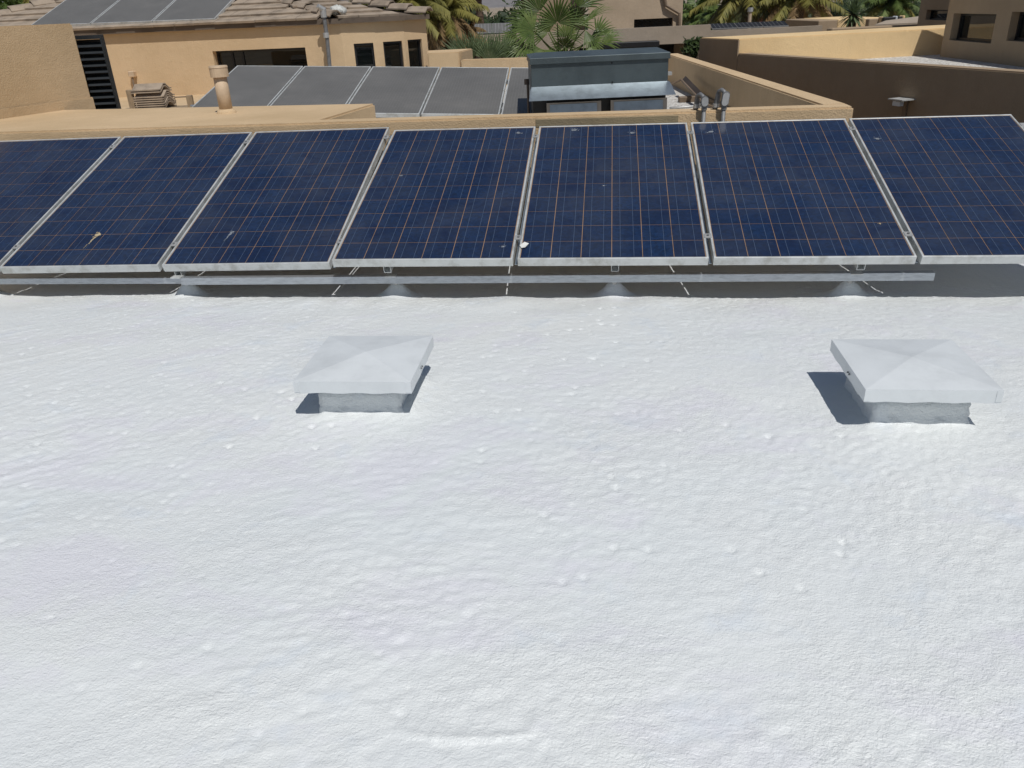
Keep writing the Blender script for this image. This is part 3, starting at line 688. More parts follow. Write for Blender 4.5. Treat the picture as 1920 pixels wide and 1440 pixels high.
# ---- louvred screen
LY = 8.35
la, lb = Wy(145, 67, LY), Wy(187, 67, LY); lbot = ZC + Z2
lv = thing('louvre_screen', 'tall dark louvred screen between stucco block and house wall', 'louvre', ((la.x + lb.x) / 2, LY, lbot))
xl_, xr_ = la.x - 0.12, lb.x + 0.005
m = MB(); m.box(xl_, xl_ + .02, LY, LY + .07, lbot, la.z); m.box(xr_ - .012, xr_, LY, LY + .07, lbot, la.z); m.box(xl_ + .02, xr_ - .012, LY, LY + .07, la.z - .035, la.z); m.build('frame', 'louvre', lv)
m = MB(); m.box(xl_ + .02, xr_ - .012, LY + .055, LY + .065, lbot, la.z - .04); m.build('back_plate', 'black', lv)
fs_ = None; nsl = 19
for k in range(nsl):
    zz = la.z - 0.075 - k * 0.0585
    if fs_ is None:
        m = MB(); m.obox((0, 0, 0), (xr_ - xl_ - .034, 0, 0), (0, 0.05, 0.042), (0, 0.003, -0.004)); fs_ = m.build('slat', 'louvre', lv, local=True); q = fs_
    else: q = fs_.copy(); COL.objects.link(q); q.parent = lv
    q.location = Vector((xl_ + .021, LY + .002, zz - .03)) - lv.location

# ---- spare tiles, posts, rod
SY = 10.6
s0_ = Wy(262, 203, SY); s1_ = Wy(315, 203, SY); px2m = (s1_.x - s0_.x) / 53
ords = ['topmost', 'second from the top', 'third from the top', 'fourth from the top', 'fifth from the top', 'sixth from the top', 'seventh from the top', 'lowest visible']
def tile_profile(m, o, a, b, prof, th=0.014):     # a: length axis, b: across axis, prof heights
    n = len(prof); vs = []
    for e in (0, 1):
        for k, (t, h) in enumerate(prof): vs.append(o + a * e + b * t + Z * h)
        for k, (t, h) in enumerate(prof): vs.append(o + a * e + b * t + Z * (h - th))
    f = []
    for k in range(n - 1):
        f += [(k, k + 1, 2 * n + k + 1, 2 * n + k), (n + k, 3 * n + k, 3 * n + k + 1, n + k + 1)]
        f += [(k, n + k, n + k + 1, k + 1), (2 * n + k, 2 * n + k + 1, 3 * n + k + 1, 3 * n + k)]
    f += [(0, 2 * n, 3 * n, n), (n - 1, 2 * n - 1, 4 * n - 1, 3 * n - 1)]
    m.mesh(vs, f)
PROF = [(0, 0), (.12, 0), (.25, .025), (.42, .062), (.58, .062), (.75, .025), (.88, 0), (1, 0)]
zb = s0_.z
for k in range(8):
    j = 7 - k
    m = MB(); o_ = Vector((s0_.x - (0.02 if k < 2 else 0) + random.uniform(-.006, .006), SY - 0.12 + random.uniform(-.006, .006), zb + 0.012 + j * 0.026 + (0.03 if k < 2 else 0)))
    tile_profile(m, o_, Vector((s1_.x - s0_.x, 0, 0)) * (1.02 if k > 1 else 1.0), Vector((0.06, 0.26, 0)), PROF)
    tag(m.build('spare_roof_tile', 'tile', recalc=True), 'loose curved roof tile, %s of the stack by the house wall' % ords[k], 'roof tile', 'stacked spare roof tiles')
m = MB(); m.box(s0_.x - .25, s1_.x + .25, SY - .16, SY + .22, ZC + Z2, zb - 0.008); tag(m.build('plank_platform', 'wood', bevel=0.006), 'timber platform under the stacked spare roof tiles', 'platform')
for (p0, p1, lb_) in (((243, 203), (241, 169), 'taller weathered wood post left of the stacked tiles'), ((352, 200), (349, 179), 'shorter weathered wood post right of the stacked tiles')):
    a = Wy(*p0, SY - .1); b = Wy(*p1, SY - .1); m = MB(); m.obox(Vector((a.x, a.y, ZC + Z2)), (0.07, 0, 0), (0, 0.06, 0), Vector((0, 0, b.z - ZC - Z2)))
    tag(m.build('wood_post', 'wood', bevel=0.005), lb_, 'post', 'wood posts by the tile stack')
m = MB(); a = Wy(322, 192, SY + .05); m.tube([a, a + Vector((.05, 0, .0)), a + Vector((.05, 0, .06)), a + Vector((.22, 0, .06))], 0.008, 8)
tag(m.build('bent_rod', 'brown_and_shadow'), 'thin bent rod between the tile stack and short post', 'rod')

# ---- dusty grey panels of the second row and on the house roof
def dusty(name, label, w, l, group, Mx):
    o = thing(name, label, 'solar panel', group=group, matrix=Mx)
    frame_mesh(w, l, 0.013, 0.045).build('frame', 'alu', o, bevel=0.0012, local=True)
    m = MB(); m.box(0.0132, w - 0.0132, 0.0132, l - 0.0132, -0.012, -0.003); m.build('laminate', 'dusty_laminate', o, local=True)
    return o
DW, DL = 0.808, 1.58
A2 = dict(o=Vector((-3.281, 8.7499, -0.855)), yaw=0.0835, tilt=0.2204, lr=-0.0442)
onum = ['leftmost dusty grey panel behind the vent pipe', 'second dusty grey panel from the vent pipe', 'third dusty grey panel, middle of the row before the house windows', 'fourth dusty grey panel, below the three narrow windows', 'dusty grey panel half hidden by the metal rooftop unit']
for k in range(5):
    M0 = panel_matrix(Vector((0, 0, 0)), A2['yaw'], A2['tilt'], A2['lr']); u = Vector(M0.col[0][:3])
    Mx = panel_matrix(A2['o'] + u * k * (DW + .02) + Z * ZC, A2['yaw'], A2['tilt'], A2['lr'])
    dusty('solar_panel', onum[k], DW, DL, 'dusty grey panels on the neighbouring roof', Mx)
M0 = panel_matrix(A2['o'] + Z * ZC, A2['yaw'], A2['tilt'], A2['lr'])
rk = thing('mounting_rack', 'low channel rack under the row of dusty grey panels', 'rack', M0.translation)
for yy in (0.3, 1.25):
    a = M0 @ Vector((-0.1, yy, -0.09)); b = M0 @ Vector((5 * 0.828, yy, -0.09)); m = MB(); m.obox(a, b - a, M0.to_3x3() @ Vector((0, .04, 0)), M0.to_3x3() @ Vector((0, 0, .042))); m.build('cross_rail', 'strut', rk)
    for xx in (0.1, 1.4, 2.7, 3.9):
        p = M0 @ Vector((xx, yy + .02, -0.09)); m = MB(); m.tube([Vector((p.x, p.y, ZC + Z2)), p], 0.018, 8); m.build('post', 'alu_dull', rk)

# ================================================================== THE HOUSE, LEFT
HYAW = 0.1072
HU = Vector((math.cos(HYAW), -math.sin(HYAW), 0)); HV = Vector((math.sin(HYAW), math.cos(HYAW), 0))
P0 = Wy(637, 40, 13.13)
def grid_wall(m, a, d, length, z0, z1, ops, n, depth):
    """front skin with rectangular openings and reveals; n points outward"""
    us = sorted({0, length, *[q for o in ops for q in o[:2]]}); zs = sorted({z0, z1, *[q for o in ops for q in o[2:4]]})
    for i in range(len(us) - 1):
        for j in range(len(zs) - 1):
            uc, zc = (us[i] + us[i + 1]) / 2, (zs[j] + zs[j + 1]) / 2
            if any(o[0] < uc < o[1] and o[2] < zc < o[3] for o in ops): continue
            m.face(a + d * us[i] + Z * zs[j], a + d * us[i + 1] + Z * zs[j], a + d * us[i + 1] + Z * zs[j + 1], a + d * us[i] + Z * zs[j + 1])
    for (u0, u1, b0, b1) in ops:
        c = [a + d * u0 + Z * b0, a + d * u1 + Z * b0, a + d * u1 + Z * b1, a + d * u0 + Z * b1]
        for i in range(4): m.face(c[i], c[(i + 1) % 4], c[(i + 1) % 4] - n * depth, c[i] - n * depth)
def window(a, d, n, o, depth, parent, mull=()):
    u0, u1, b0, b1 = o; fw = 0.03; p = a - n * depth
    m = MB()
    m.obox(p + d * u0 + Z * b0, d * (u1 - u0), n * 0.03, Z * fw); m.obox(p + d * u0 + Z * (b1 - fw), d * (u1 - u0), n * 0.03, Z * fw)
    m.obox(p + d * u0 + Z * (b0 + fw), d * fw, n * 0.03, Z * (b1 - b0 - 2 * fw)); m.obox(p + d * (u1 - fw) + Z * (b0 + fw), d * fw, n * 0.03, Z * (b1 - b0 - 2 * fw))
    for q in mull: m.obox(p + d * (q - fw / 2) + Z * (b0 + fw), d * fw, n * 0.028, Z * (b1 - b0 - 2 * fw))
    f = m.build('window', 'frame_dark', parent)
    m = MB(); m.obox(p + d * u0 + Z * b0 - n * 0.012, d * (u1 - u0), n * 0.018, Z * (b1 - b0)); m.build('pane', 'window_glass', f)
house = thing('stucco_house', 'tan stucco house with hipped tile roof and faceted window bay', 'house', (P0.x - 2, P0.y + 1, 0))
hn = -HV
a0 = P0 - HU * 6.5; a0.z = 0
def hu(px, py): q = Wp(px, py, P0, HV); return (q - a0).dot(HU), q.z
wu0, wt = hu(398, 96); wu1, wt2 = hu(572, 89)
zeave = Wp(420, 46, P0, HV).z
win = (wu0, wu1, zeave - 1.35, (wt + wt2) / 2)
m = MB(); grid_wall(m, a0, HU, 6.5, 0.0, zeave, [win], hn, 0.16); m.build('wall', 'stucco_house', house, recalc=False)
window(a0, HU, hn, win, 0.16, house, (wu0 + 0.42, wu0 + 0.25))
# bay facets
Q1 = Wy(703, 60, 13.22); Q2 = Wy(757, 60, 13.42); Q3 = Wy(800, 60, 13.75)
bay = [P0, Q1, Q2, Q3]
specs = [((663, 82), (707, 80)), ((718, 79), (754.5, 76)), ((762, 75), (790.5, 73))]
for i in range(3):
    a = Vector((bay[i].x, bay[i].y, 0)); b = Vector((bay[i + 1].x, bay[i + 1].y, 0)); d = (b - a).normalized(); n = Vector((d.y, -d.x, 0)); L_ = (b - a).length
    l, r_ = specs[i]
    ql = Wp(*l, a, n); qr = Wp(*r_, a, n); u0 = (ql - a).dot(d); u1 = (qr - a).dot(d); u0 = max(u0, 0.06); u1 = min(u1, L_ - 0.045)
    op = (u0, u1, zeave - 1.5, (ql.z + qr.z) / 2)
    m = MB(); grid_wall(m, a, d, L_, 0.0, zeave, [op], n, 0.07); m.build('bay_wall', 'stucco_house', house, recalc=False)
    window(a, d, n, op, 0.07, house)
m = MB(); q3 = Vector((Q3.x, Q3.y, 0)); m.face(q3, q3 + Vector((-0.6, 4, 0)), q3 + Vector((-0.6, 4, zeave)), q3 + Z * zeave); m.build('wall', 'stucco_house', house, recalc=False)
# eave line and roof planes
OV = 0.075
PIT = R(16.3)
e0 = P0 + hn * OV; e0.z = zeave + 0.0
nL = (Z * math.cos(PIT) - HV * math.sin(PIT)).normalized(); wL = (HV * math.cos(PIT) + Z * math.sin(PIT))
fo = [Vector((P0.x, P0.y, 0)) - HU * 6.6 + hn * OV, e0 * Vector((1, 1, 0)) if False else Vector((e0.x, e0.y, 0))]
bo = [Vector((e0.x, e0.y, 0))]
for i in (1, 2, 3):
    q = bay[i]; bo.append(Vector((q.x + 0.05, q.y - OV, 0)))
bo[3] = Vector((Wy(806, 40, 13.66).x, 13.66, 0))
m = MB()
def fascia(a, b, th, h0, h1):
    d = (b - a); n = Vector((d.y, -d.x, 0)).normalized(); m.obox(a + Z * (zeave + h0), d, -n * th, Z * (h1 - h0))
fascia(fo[0], fo[1], 0.03, -0.06, 0.012)
for i in range(3): fascia(bo[i], bo[i + 1], 0.03, -0.06 + .002 * i, 0.012)
m.build('fascia', 'tile_under', house)
# soffit
m = MB(); m.face(fo[0] + Z * (zeave + .002), fo[1] + Z * (zeave + .002), fo[1] + HV * 0.3 + Z * (zeave + .002), fo[0] + HV * 0.3 + Z * (zeave + .002)); m.face(*[b + Z * (zeave + .001) for b in bo], P0 * Vector((1, 1, 0)) + Z * zeave if False else Vector((Q3.x - .3, Q3.y + .2, zeave + .001)), Vector((P0.x, P0.y + .3, zeave + .001))); m.build('soffit', 'tile_under', house, recalc=False)
ER = Vector((e0.x, e0.y, zeave + 0.014))                       # roof corner at the eave
H1 = Wp(535, 3, ER, nL); hdir = (H1 - ER).normalized(); HT = ER + hdir * 5.2
LT = Wp(10, 27, ER, nL); lt2 = Wp(112, 0, ER, nL); ldir = (lt2 - LT).normalized()
LB = LT - ldir * ((LT - ER).dot(wL) / ldir.dot(wL)); LTT = LB + ldir * 4.0
def meet():
    a1, a2 = (LB - ER).dot(HU), (LB - ER).dot(wL); k = hdir.dot(HU) / hdir.dot(wL); j = ldir.dot(HU) / ldir.dot(wL)
    w = a1 / (k - j); return ER + hdir * (w / hdir.dot(wL))
APX = meet(); HT = APX; LTT = APX
RB = Vector((bo[3].x, bo[3].y, zeave + 0.014))
nR = (RB - ER).cross(HT - ER).normalized(); nR = nR if nR.z > 0 else -nR
rdir_pt = Wp(664, 2, ER, nR); RTT = RB + (rdir_pt - RB).normalized() * ((rdir_pt - RB).length * 2.2)
m = MB(); m.face(LB - nL * .03, ER - nL * .03, APX - nL * .03); m.face(ER - nR * .03, RB - nR * .03, RTT - nR * .03, HT - nR * .03)
back = Vector((RTT.x - 2, RTT.y + 6, zeave)); 
rf = m.build('roof', 'tile_under', house, recalc=False)
off = house.location
tile_me = {}
def lay(org, du, dw, n, poly, tw, ex, key):
    def inside(p):
        s = 0
        for i in range(len(poly)):
            a, b = poly[i], poly[(i + 1) % len(poly)]
            if (b - a).cross(p - a).dot(n) < -1e-4: return False
        return True
    cnt = 0
    for r in range(9):
        for c in range(-2, 24):
            uu = c * tw - (tw / 2 if r % 2 else 0); p = org + du * (uu + tw / 2) + dw * (r * ex + ex / 2)
            if not inside(p): continue
            if key not in tile_me:
                mm = MB(); mm.mesh([(0, 0, .022), (tw * .985, 0, .022), (tw * .985, ex * 1.25, .0), (0, ex * 1.25, .0), (0, 0, .058), (tw * .985, 0, .058), (tw * .985, ex * 1.25, .02), (0, ex * 1.25, .02)],
                                   [(0, 3, 2, 1), (4, 5, 6, 7), (0, 1, 5, 4), (1, 2, 6, 5), (2, 3, 7, 6), (3, 0, 4, 7)])
                o = mm.build('roof_tile', 'tile', rf, local=True, bevel=0.003); tile_me[key] = o
            else:
                o = tile_me[key].copy(); COL.objects.link(o); o.parent = rf
            loc = org + du * (uu + random.uniform(-.006, .006)) + dw * (r * ex - 0.03 + random.uniform(-.008, .008)) - n * 0.02 - off
            w_ = n.cross(du)
            ex_ = du * math.cos(0.01) + w_ * random.uniform(-.012, .012); ex_.normalize(); wy = n.cross(ex_)
            o.matrix_local = Matrix(((ex_.x, wy.x, n.x, loc.x), (ex_.y, wy.y, n.y, loc.y), (ex_.z, wy.z, n.z, loc.z), (0, 0, 0, 1))); cnt += 1
    return cnt
lay(ER - HU * 0.32 * 22, HU, wL, nL, [LB, ER, APX], 0.32, 0.30, 'l')
duR = (RB - ER).normalized(); dwR = nR.cross(duR)
lay(ER, duR, dwR, nR, [ER, RB, RTT, HT], 0.32, 0.30, 'r')
def caps(a, d, n, count, L, key, w=0.21):
    x = d.cross(n).normalized(); nn_ = x.cross(d)
    for k in range(count):
        if key not in tile_me:
            mm = MB(); hw = w / 2
            prof = [(-hw, 0), (-hw * .45, .055), (hw * .45, .055), (hw, 0)]
            vs = []
            for (yy, lift) in ((0, .045), (L * 1.12, .0)):
                for dz in (0, -.02):
                    for (px_, pz) in prof: vs.append((px_, yy, pz + lift + dz))
            f = []
            for i in range(3): f += [(i, i + 1, 9 + i, 8 + i), (4 + i, 12 + i, 13 + i, 5 + i), (i, 4 + i, 5 + i, i + 1), (8 + i, 9 + i, 13 + i, 12 + i)]
            f += [(0, 8, 12, 4), (3, 7, 15, 11)]
            mm.mesh(vs, f); o = mm.build('ridge_tile', 'tile', rf, local=True); tile_me[key] = o
        else: o = tile_me[key].copy(); COL.objects.link(o); o.parent = rf
        p = a + d * (k * L) - off
        o.matrix_local = Matrix(((x.x, d.x, nn_.x, p.x), (x.y, d.y, nn_.y, p.y), (x.z, d.z, nn_.z, p.z), (0, 0, 0, 1)))
nm = (nL + nR).normalized()
caps(ER + hdir * 0.05, hdir, nm, int((APX - ER).length / .36), 0.36, 'c1')
caps(RB, (RTT - RB).normalized(), nR, 10, 0.36, 'c2')
caps(LB, ldir, nL, int((APX - LB).length / .36), 0.36, 'c3')
# service mast
p_ = Wy(618, 122, 13.0); q_ = Wy(607, 30, 12.95)
m = MB(); m.tube([Vector((p_.x, p_.y, zeave - 3)), p_, Wy(613, 68, 12.97), q_], 0.03, 10); mast = m.build('service_mast', 'steel_grey', house)
m = MB(); m.tube([q_ - Z * .02, q_ + Z * .09, q_ + Z * .14 + Vector((-.06, -.05, 0))], [0.045, 0.05, 0.03], 10); m.build('weather_head', 'alu_dull', mast)
m = MB(); hh_ = Wy(611.5, 66, 12.97); m.tube([hh_ - Z * .035, hh_ + Z * .035], 0.045, 10); m.build('mast_coupling', 'alu_dull', mast)
# wall fixture
w_ = Wp(253, 146, P0, HV); m = MB(); m.cbox(w_ + hn * .05 + Z * 0.06, HU * .09, hn * .1, Z * .09); fx = m.build('wall_spout', 'pvc', house, bevel=0.01)
m = MB(); m.tube([w_ + hn * .07 + Z * .02, w_ + hn * .08 - Z * .12], 0.014, 8); m.build('spout_pipe', 'brown_and_shadow', fx)
# three dusty panels on the tile roof
A3 = dict(o=Vector((-7.2825, 13.67, 0.0363)), yaw=0.1072, tilt=0.319, lr=-0.007)
for k in range(3):
    M0 = panel_matrix(Vector((0, 0, 0)), A3['yaw'], A3['tilt'], A3['lr']); u = Vector(M0.col[0][:3])
    dusty('solar_panel', ['leftmost grey solar panel lying on the tile roof', 'middle grey solar panel lying on the tile roof', 'rightmost grey solar panel lying on the tile roof'][k], PW, PL, 'grey panels on the tile roof',
          panel_matrix(A3['o'] + u * k * (PW + .02) + Z * ZC, A3['yaw'], A3['tilt'], A3['lr']))
# white crumpled bag
wb = Wp(634, 27, ER, nL); m = MB()
vs_b = []; fb_ = []
for i in range(9):
    for j in range(14):
        th = math.pi * i / 8; ph = 2 * math.pi * j / 14; rr = 1 + 0.22 * random.uniform(-1, 1)
        vs_b.append(wb + Vector((0.12 * rr * math.sin(th) * math.cos(ph), 0.09 * rr * math.sin(th) * math.sin(ph), 0.05 + 0.075 * rr * math.cos(th))))
for i in range(8):
    for j in range(14): fb_.append((i * 14 + j, i * 14 + (j + 1) % 14, (i + 1) * 14 + (j + 1) % 14, (i + 1) * 14 + j))
m.mesh(vs_b, fb_); tag(m.build('plastic_bag', 'white_bag', smooth=True), 'white crumpled plastic bag on the tile roof at the hip', 'bag')

# ================================================================== NEIGHBOURS RIGHT
D0 = Wz(1383, 100, ZP); D1 = Wz(1920, 135, ZP); dD = (D1 - D0); dD.z = 0; dD.normalize(); nD = Vector((-dD.y, dD.x, 0))   # nD points away from us
if nD.x < 0: nD = -nD
dk = thing('shaded_house', 'flat-roofed house with a long dark shaded wall at right', 'house', (D0.x, D0.y, 0))
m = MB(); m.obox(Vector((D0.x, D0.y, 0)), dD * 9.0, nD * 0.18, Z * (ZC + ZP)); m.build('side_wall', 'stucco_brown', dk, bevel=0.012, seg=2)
TZ = -0.525; t_end = Wz(1764, 53, TZ)
dT = Vector((t_end.x - D0.x, t_end.y - D0.y, 0)).normalized(); nT = Vector((-dT.y, dT.x, 0)); nT = nT if nT.y > 0 else -nT
fb2 = D0 - dD * 0.97
m = MB(); a = Vector((D0.x, D0.y, 0)); b = a + dT * 6.5; c = b + nT * 0.3; d = Vector((fb2.x, fb2.y, 0)); e = d + dT * 0.3 
m.prism([a - dD * .002, b, b + nT * 0.95, d], 0.0, ZC + TZ); m.build('back_parapet', 'stucco_tan', dk, bevel=0.012, seg=2)
GZ = -0.86
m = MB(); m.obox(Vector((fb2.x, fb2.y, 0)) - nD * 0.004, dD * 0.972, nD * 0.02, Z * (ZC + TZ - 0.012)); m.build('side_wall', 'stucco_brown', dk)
m = MB(); m.prism([a + nD * .1, a + dD * 8.9 + nD * .1, a + dD * 8.9 + dT * 7, b], 0.004, ZC + GZ); tag(m.build('gravel_roof', 'gravel'), kind='structure')
# upper storey with windows
B0 = Wz(1762, 106, GZ); B1 = Wz(1920, 126, GZ); dB = B1 - B0; dB.z = 0; dB.normalize(); nB = Vector((dB.y, -dB.x, 0)); nB = nB if nB.x < 0 else -nB
ust = thing('upper_storey', 'brown shaded upper storey with square windows at the right edge', 'building', (B0.x, B0.y, ZC + GZ))
aB = Vector((B0.x, B0.y, 0))
def onB(px, py): q = Wp(px, py, aB, nB); return (q - aB).dot(dB), q.z
ops = []
for (l, r_, t, b) in ((1789, 1869, 25, 76), (1898, 1990, 22, 77)):
    u0, z1 = onB(l, t); u1, _ = onB(r_, t); _, z0 = onB(l, b); ops.append((u0, u1, z0, z1))
m = MB(); grid_wall(m, aB, dB, 5.0, ZC + GZ - .1, ZC + 0.1, ops, nB, 0.12); m.build('wall', 'stucco_upper', ust, recalc=False)
for o_ in ops: window(aB, dB, nB, o_, 0.12, ust)
m = MB(); nn2 = -nB
m.face(aB + Z * (ZC + GZ - .1), aB + nn2 * 4 + Z * (ZC + GZ - .1), aB + nn2 * 4 + Z * (ZC + 0.1), aB + Z * (ZC + 0.1))
m.face(aB + Z * (ZC + 0.1), aB + dB * 5 + Z * (ZC + 0.1), aB + dB * 5 + nn2 * 4 + Z * (ZC + 0.1), aB + nn2 * 4 + Z * (ZC + 0.1)); m.build('wall', 'stucco_upper', ust, recalc=False)
# wing behind it
Y2 = 16.5
wa = Wy(1724, 20, 18.0); wa.z = 0; dd_ = dB; nw = nB
wg = thing('rear_wing', 'brown rear wing with a dark window behind the upper storey', 'building', (wa.x, wa.y, 0))
q0 = Wp(1738, 18, wa, nw); q1 = Wp(1790, 16, wa, nw); q2 = Wp(1736, 37, wa, nw)
op = ((q0 - wa).dot(dd_), (q1 - wa).dot(dd_), q2.z, q0.z)
m = MB(); grid_wall(m, wa, dd_, 4.5, 0, ZC + 0.5, [op], nw, 0.12)
m.face(wa, wa - nw * 3, wa - nw * 3 + Z * (ZC + .5), wa + Z * (ZC + .5)); m.face(wa + Z * (ZC + .5), wa + dd_ * 4.5 + Z * (ZC + .5), wa + dd_ * 4.5 - nw * 3 + Z * (ZC + .5), wa - nw * 3 + Z * (ZC + .5))
m.build('wall', 'stucco_upper', wg, recalc=False); window(wa, dd_, nw, op, 0.12, wg)
# wall lamp on the dark wall
lp = Wp(1702, 186, Vector((D0.x, D0.y, 0)), nD)
lm_ = thing('wall_lamp', 'small angular wall lamp on the dark shaded wall', 'lamp', lp)
m = MB(); m.obox(lp - nD * .16 - dD * .10, dD * .2, nD * .16, Z * 0.012); m.build('shade', 'alu', lm_)
m = MB(); m.obox(lp - nD * .14 - dD * .05 - Z * .055, dD * .10, nD * .05, Z * 0.045); m.build('lamp_head', 'white_metal', lm_)
m = MB(); m.obox(lp - nD * .02 - dD * .03 - Z * .45, dD * .05, nD * .018, Z * 0.44); m.build('back_plate', 'brown_and_shadow', lm_)

# ================================================================== FARTHER WALLS AND BUILDINGS
FY = 22.0
ga, gb, gc, gd = Wy(780, 68, FY), Wy(1333, 47.5, FY), Wy(1333, 56.5, FY), Wy(1537, 48.5, FY + .2)
fw_ = thing('boundary_wall', 'long grey-beige wall beyond the fan palms with a dark carport opening', 'wall', (ga.x, FY, 0))
c0_, c1_ = Wy(1085, 82, FY), Wy(1288, 81, FY)
m = MB(); av = Vector((ga.x - 3, FY, 0)); dx = Vector((1, 0.0, 0)); n_ = Vector((0, -1, 0))
zt1 = (Wy(900, 64.5, FY).z + gb.z) / 2
grid_wall(m, av, dx, gb.x - av.x, 0, zt1, [(c0_.x - av.x, c1_.x - av.x, 0.01, c1_.z)], n_, 1.6)
m.face(av + Z * zt1, Vector((gb.x, FY, zt1)), Vector((gb.x, FY + .2, zt1)), av + Vector((0, .2, zt1)))
m.build('wall', 'stucco_grey', fw_, recalc=False)
m = MB(); m.box(gb.x + .002, gd.x, FY + .004, FY + .2, 0, (gc.z + gd.z) / 2); m.build('wall', 'stucco_grey', fw_)
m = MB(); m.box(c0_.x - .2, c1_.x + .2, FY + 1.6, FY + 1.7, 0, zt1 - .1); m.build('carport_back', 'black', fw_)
s_a, s_b = Wy(1172, 80, FY - .35), Wy(1237, 76, FY - .35)
m = MB(); m.box(s_a.x - .9, s_b.x, FY - .36, FY - .02, s_a.z - .13, s_b.z); tag(m.build('awning_box', 'frame_dark', bevel=0.02), 'black awning box hung below the grey-beige wall', 'awning')
BY = 30.0
ba, bb2 = Wy(1103, 20, BY), Wy(1280, 20, BY)
fbd = thing('beige_building', 'two-storey beige building with a strip window and a shadow built as brown pipe', 'building', (ba.x, BY, 0))
o0, o1 = Wy(1189, 36.5, BY), Wy(1262, 34, BY); o2 = Wy(1189, 52.5, BY)
av = Vector((ba.x, BY, 0)); op = (o0.x - ba.x, o1.x - ba.x, o2.z, o0.z)
m = MB(); grid_wall(m, av, dx, bb2.x - ba.x, 0, ZC + 2.6, [op], n_, 0.2); m.face(Vector((bb2.x, BY, 0)), Vector((bb2.x, BY + 5, 0)), Vector((bb2.x, BY + 5, ZC + 2.6)), Vector((bb2.x, BY, ZC + 2.6))); m.build('wall', 'stucco_far', fbd, recalc=False)
window(av, dx, n_, op, 0.2, fbd)
lw = Wy(1070, 20, BY + 1.2); m = MB(); m.box(lw.x - 1.3, ba.x, BY + 1.2, BY + 4, 0, ZC + 2.6); m.build('recessed_wall', 'stucco_brown', fbd)
m = MB(); m.tube([Wy(1243, -20, BY - .1), Wy(1249, 10, BY - .1), Wy(1274, 25, BY - .1), Wy(1274, 60, BY - .1)], 0.055, 8); m.build('brown_and_shadow', 'brown_and_shadow', fbd)  # shadow line on the wall, built as a brown pipe
# panels standing beyond the wall
def far_panels(name, pts, y, dep, tilt, lab, nsp, mat='dusty_laminate'):
    a, b = Wy(*pts[0], y), Wy(*pts[1], y); o = None
    for k in range(nsp):
        p = a.lerp(b, k / nsp); q = a.lerp(b, (k + .97) / nsp); d = q - p; vup = Vector((0, math.cos(tilt), math.sin(tilt))) * dep
        th = thing('solar_panel', lab[k], 'solar panel', p, 'distant panels beyond the wall'); n0 = d.cross(vup).normalized()
        m = MB(); m.obox(p, d, vup, n0 * .03); m.build('frame', 'alu_dull', th)
        nc = 6; me_ = MB(); 
        for c in range(nc): me_.obox(p + d * ((c + .06) / nc) + vup * .03 + n0 * .0305, d * (.9 / nc), vup * .94, n0 * .004)
        me_.build('laminate', mat, th)
far_panels('a', ((846, 66), (962, 62)), FY + 2.5, 0.62, R(22), ['distant grey panel left of three beyond the wall', 'distant grey panel, middle of three beyond the wall', 'distant grey panel nearest the centre fan palm'], 3)
far_panels('b', ((1336, 56), (1480, 50)), FY + 1.0, 0.45, R(14), ['dark low panel at the wall step, left of three', 'dark low panel on the wall, middle of three', 'dark low panel on the wall, right of three'], 3, 'frame_dark')
m = MB(); p = Wy(1405, 46, 27); m.tube([Vector((p.x, p.y, ZC - 3)), Wy(1407, 18, 27)], 0.055, 10); vs2 = thing('vent_stack', 'thin pale vent stack standing in front of the palms', 'vent pipe', (p.x, p.y, 0)); m.build('pipe', 'stucco_far', vs2)
m = MB(); q = Wy(1407, 18, 27); m.tube([q - Z * .06, q + Z * .06], 0.085, 10); m.build('cap', 'alu_dull', vs2)
# low walls behind the tan parapet at right
RY = 26.0
def lowblock(pl, pr, pt, y, dep, mat, name, label, cat='wall'):
    a, b = Wy(pl, pt, y), Wy(pr, pt, y); m = MB(); m.box(a.x, b.x, y, y + dep, 0, (a.z + b.z) / 2); return tag(m.build(name, mat, bevel=0.02), label, cat)
lowblock(1535, 1571, 38, RY, 3, 'stucco_brown', 'low_wall', 'dark low wall block left of the spiky yucca')
lowblock(1571.5, 1660, 34.5, RY + .4, 3, 'stucco_tan', 'low_wall', 'tan low wall behind the spiky yucca')
lowblock(1630, 1655, 35, RY - .3, .25, 'stucco_brown', 'low_wall', 'brown wall pier right of the spiky yucca')
lowblock(1657, 1680, 32, RY - .6, .3, 'frame_dark', 'yard_gate', 'dark gate panel between the pale posts', 'gate')
lowblock(1654, 1657, 31, RY - .5, .25, 'stucco_tan', 'gate_post', 'pale post left of the dark gate panel', 'post')
lowblock(1680.5, 1684, 30, RY - .5, .25, 'white_metal', 'gate_post', 'white post right of the dark gate panel', 'post')
lowblock(1684.5, 1693, 31, RY - .3, .25, 'frame_dark', 'yard_gate', 'narrow dark gate leaf beside the white post', 'gate')
lowblock(1693.5, 1698, 29, RY - .2, .25, 'stucco_tan', 'gate_post', 'rightmost pale post beside the narrow gate leaf', 'post')
a, b = Wy(1560, 52, 18.5), Wy(1746, 50, 18.5); m = MB(); m.box(a.x, b.x, 18.5, 18.8, 0, Wy(1650, 49, 18.5).z); tag(m.build('low_wall', 'stucco_brown', bevel=.02), 'long dark low wall just above the tan parapet top', 'wall')
a, b = Wy(1640, 46, 19.5), Wy(1765, 40, 19.5); m = MB(); m.face(a, b, b + Vector((0, 1.0, .10)), a + Vector((0.7, 1.0, .04))); fr = m.build('far_roof', 'stucco_grey', recalc=False); fr.modifiers.new('slab', 'SOLIDIFY').thickness = 0.08; tag(fr, 'pale grey sloping roof sheet behind the long dark low wall', 'roof')
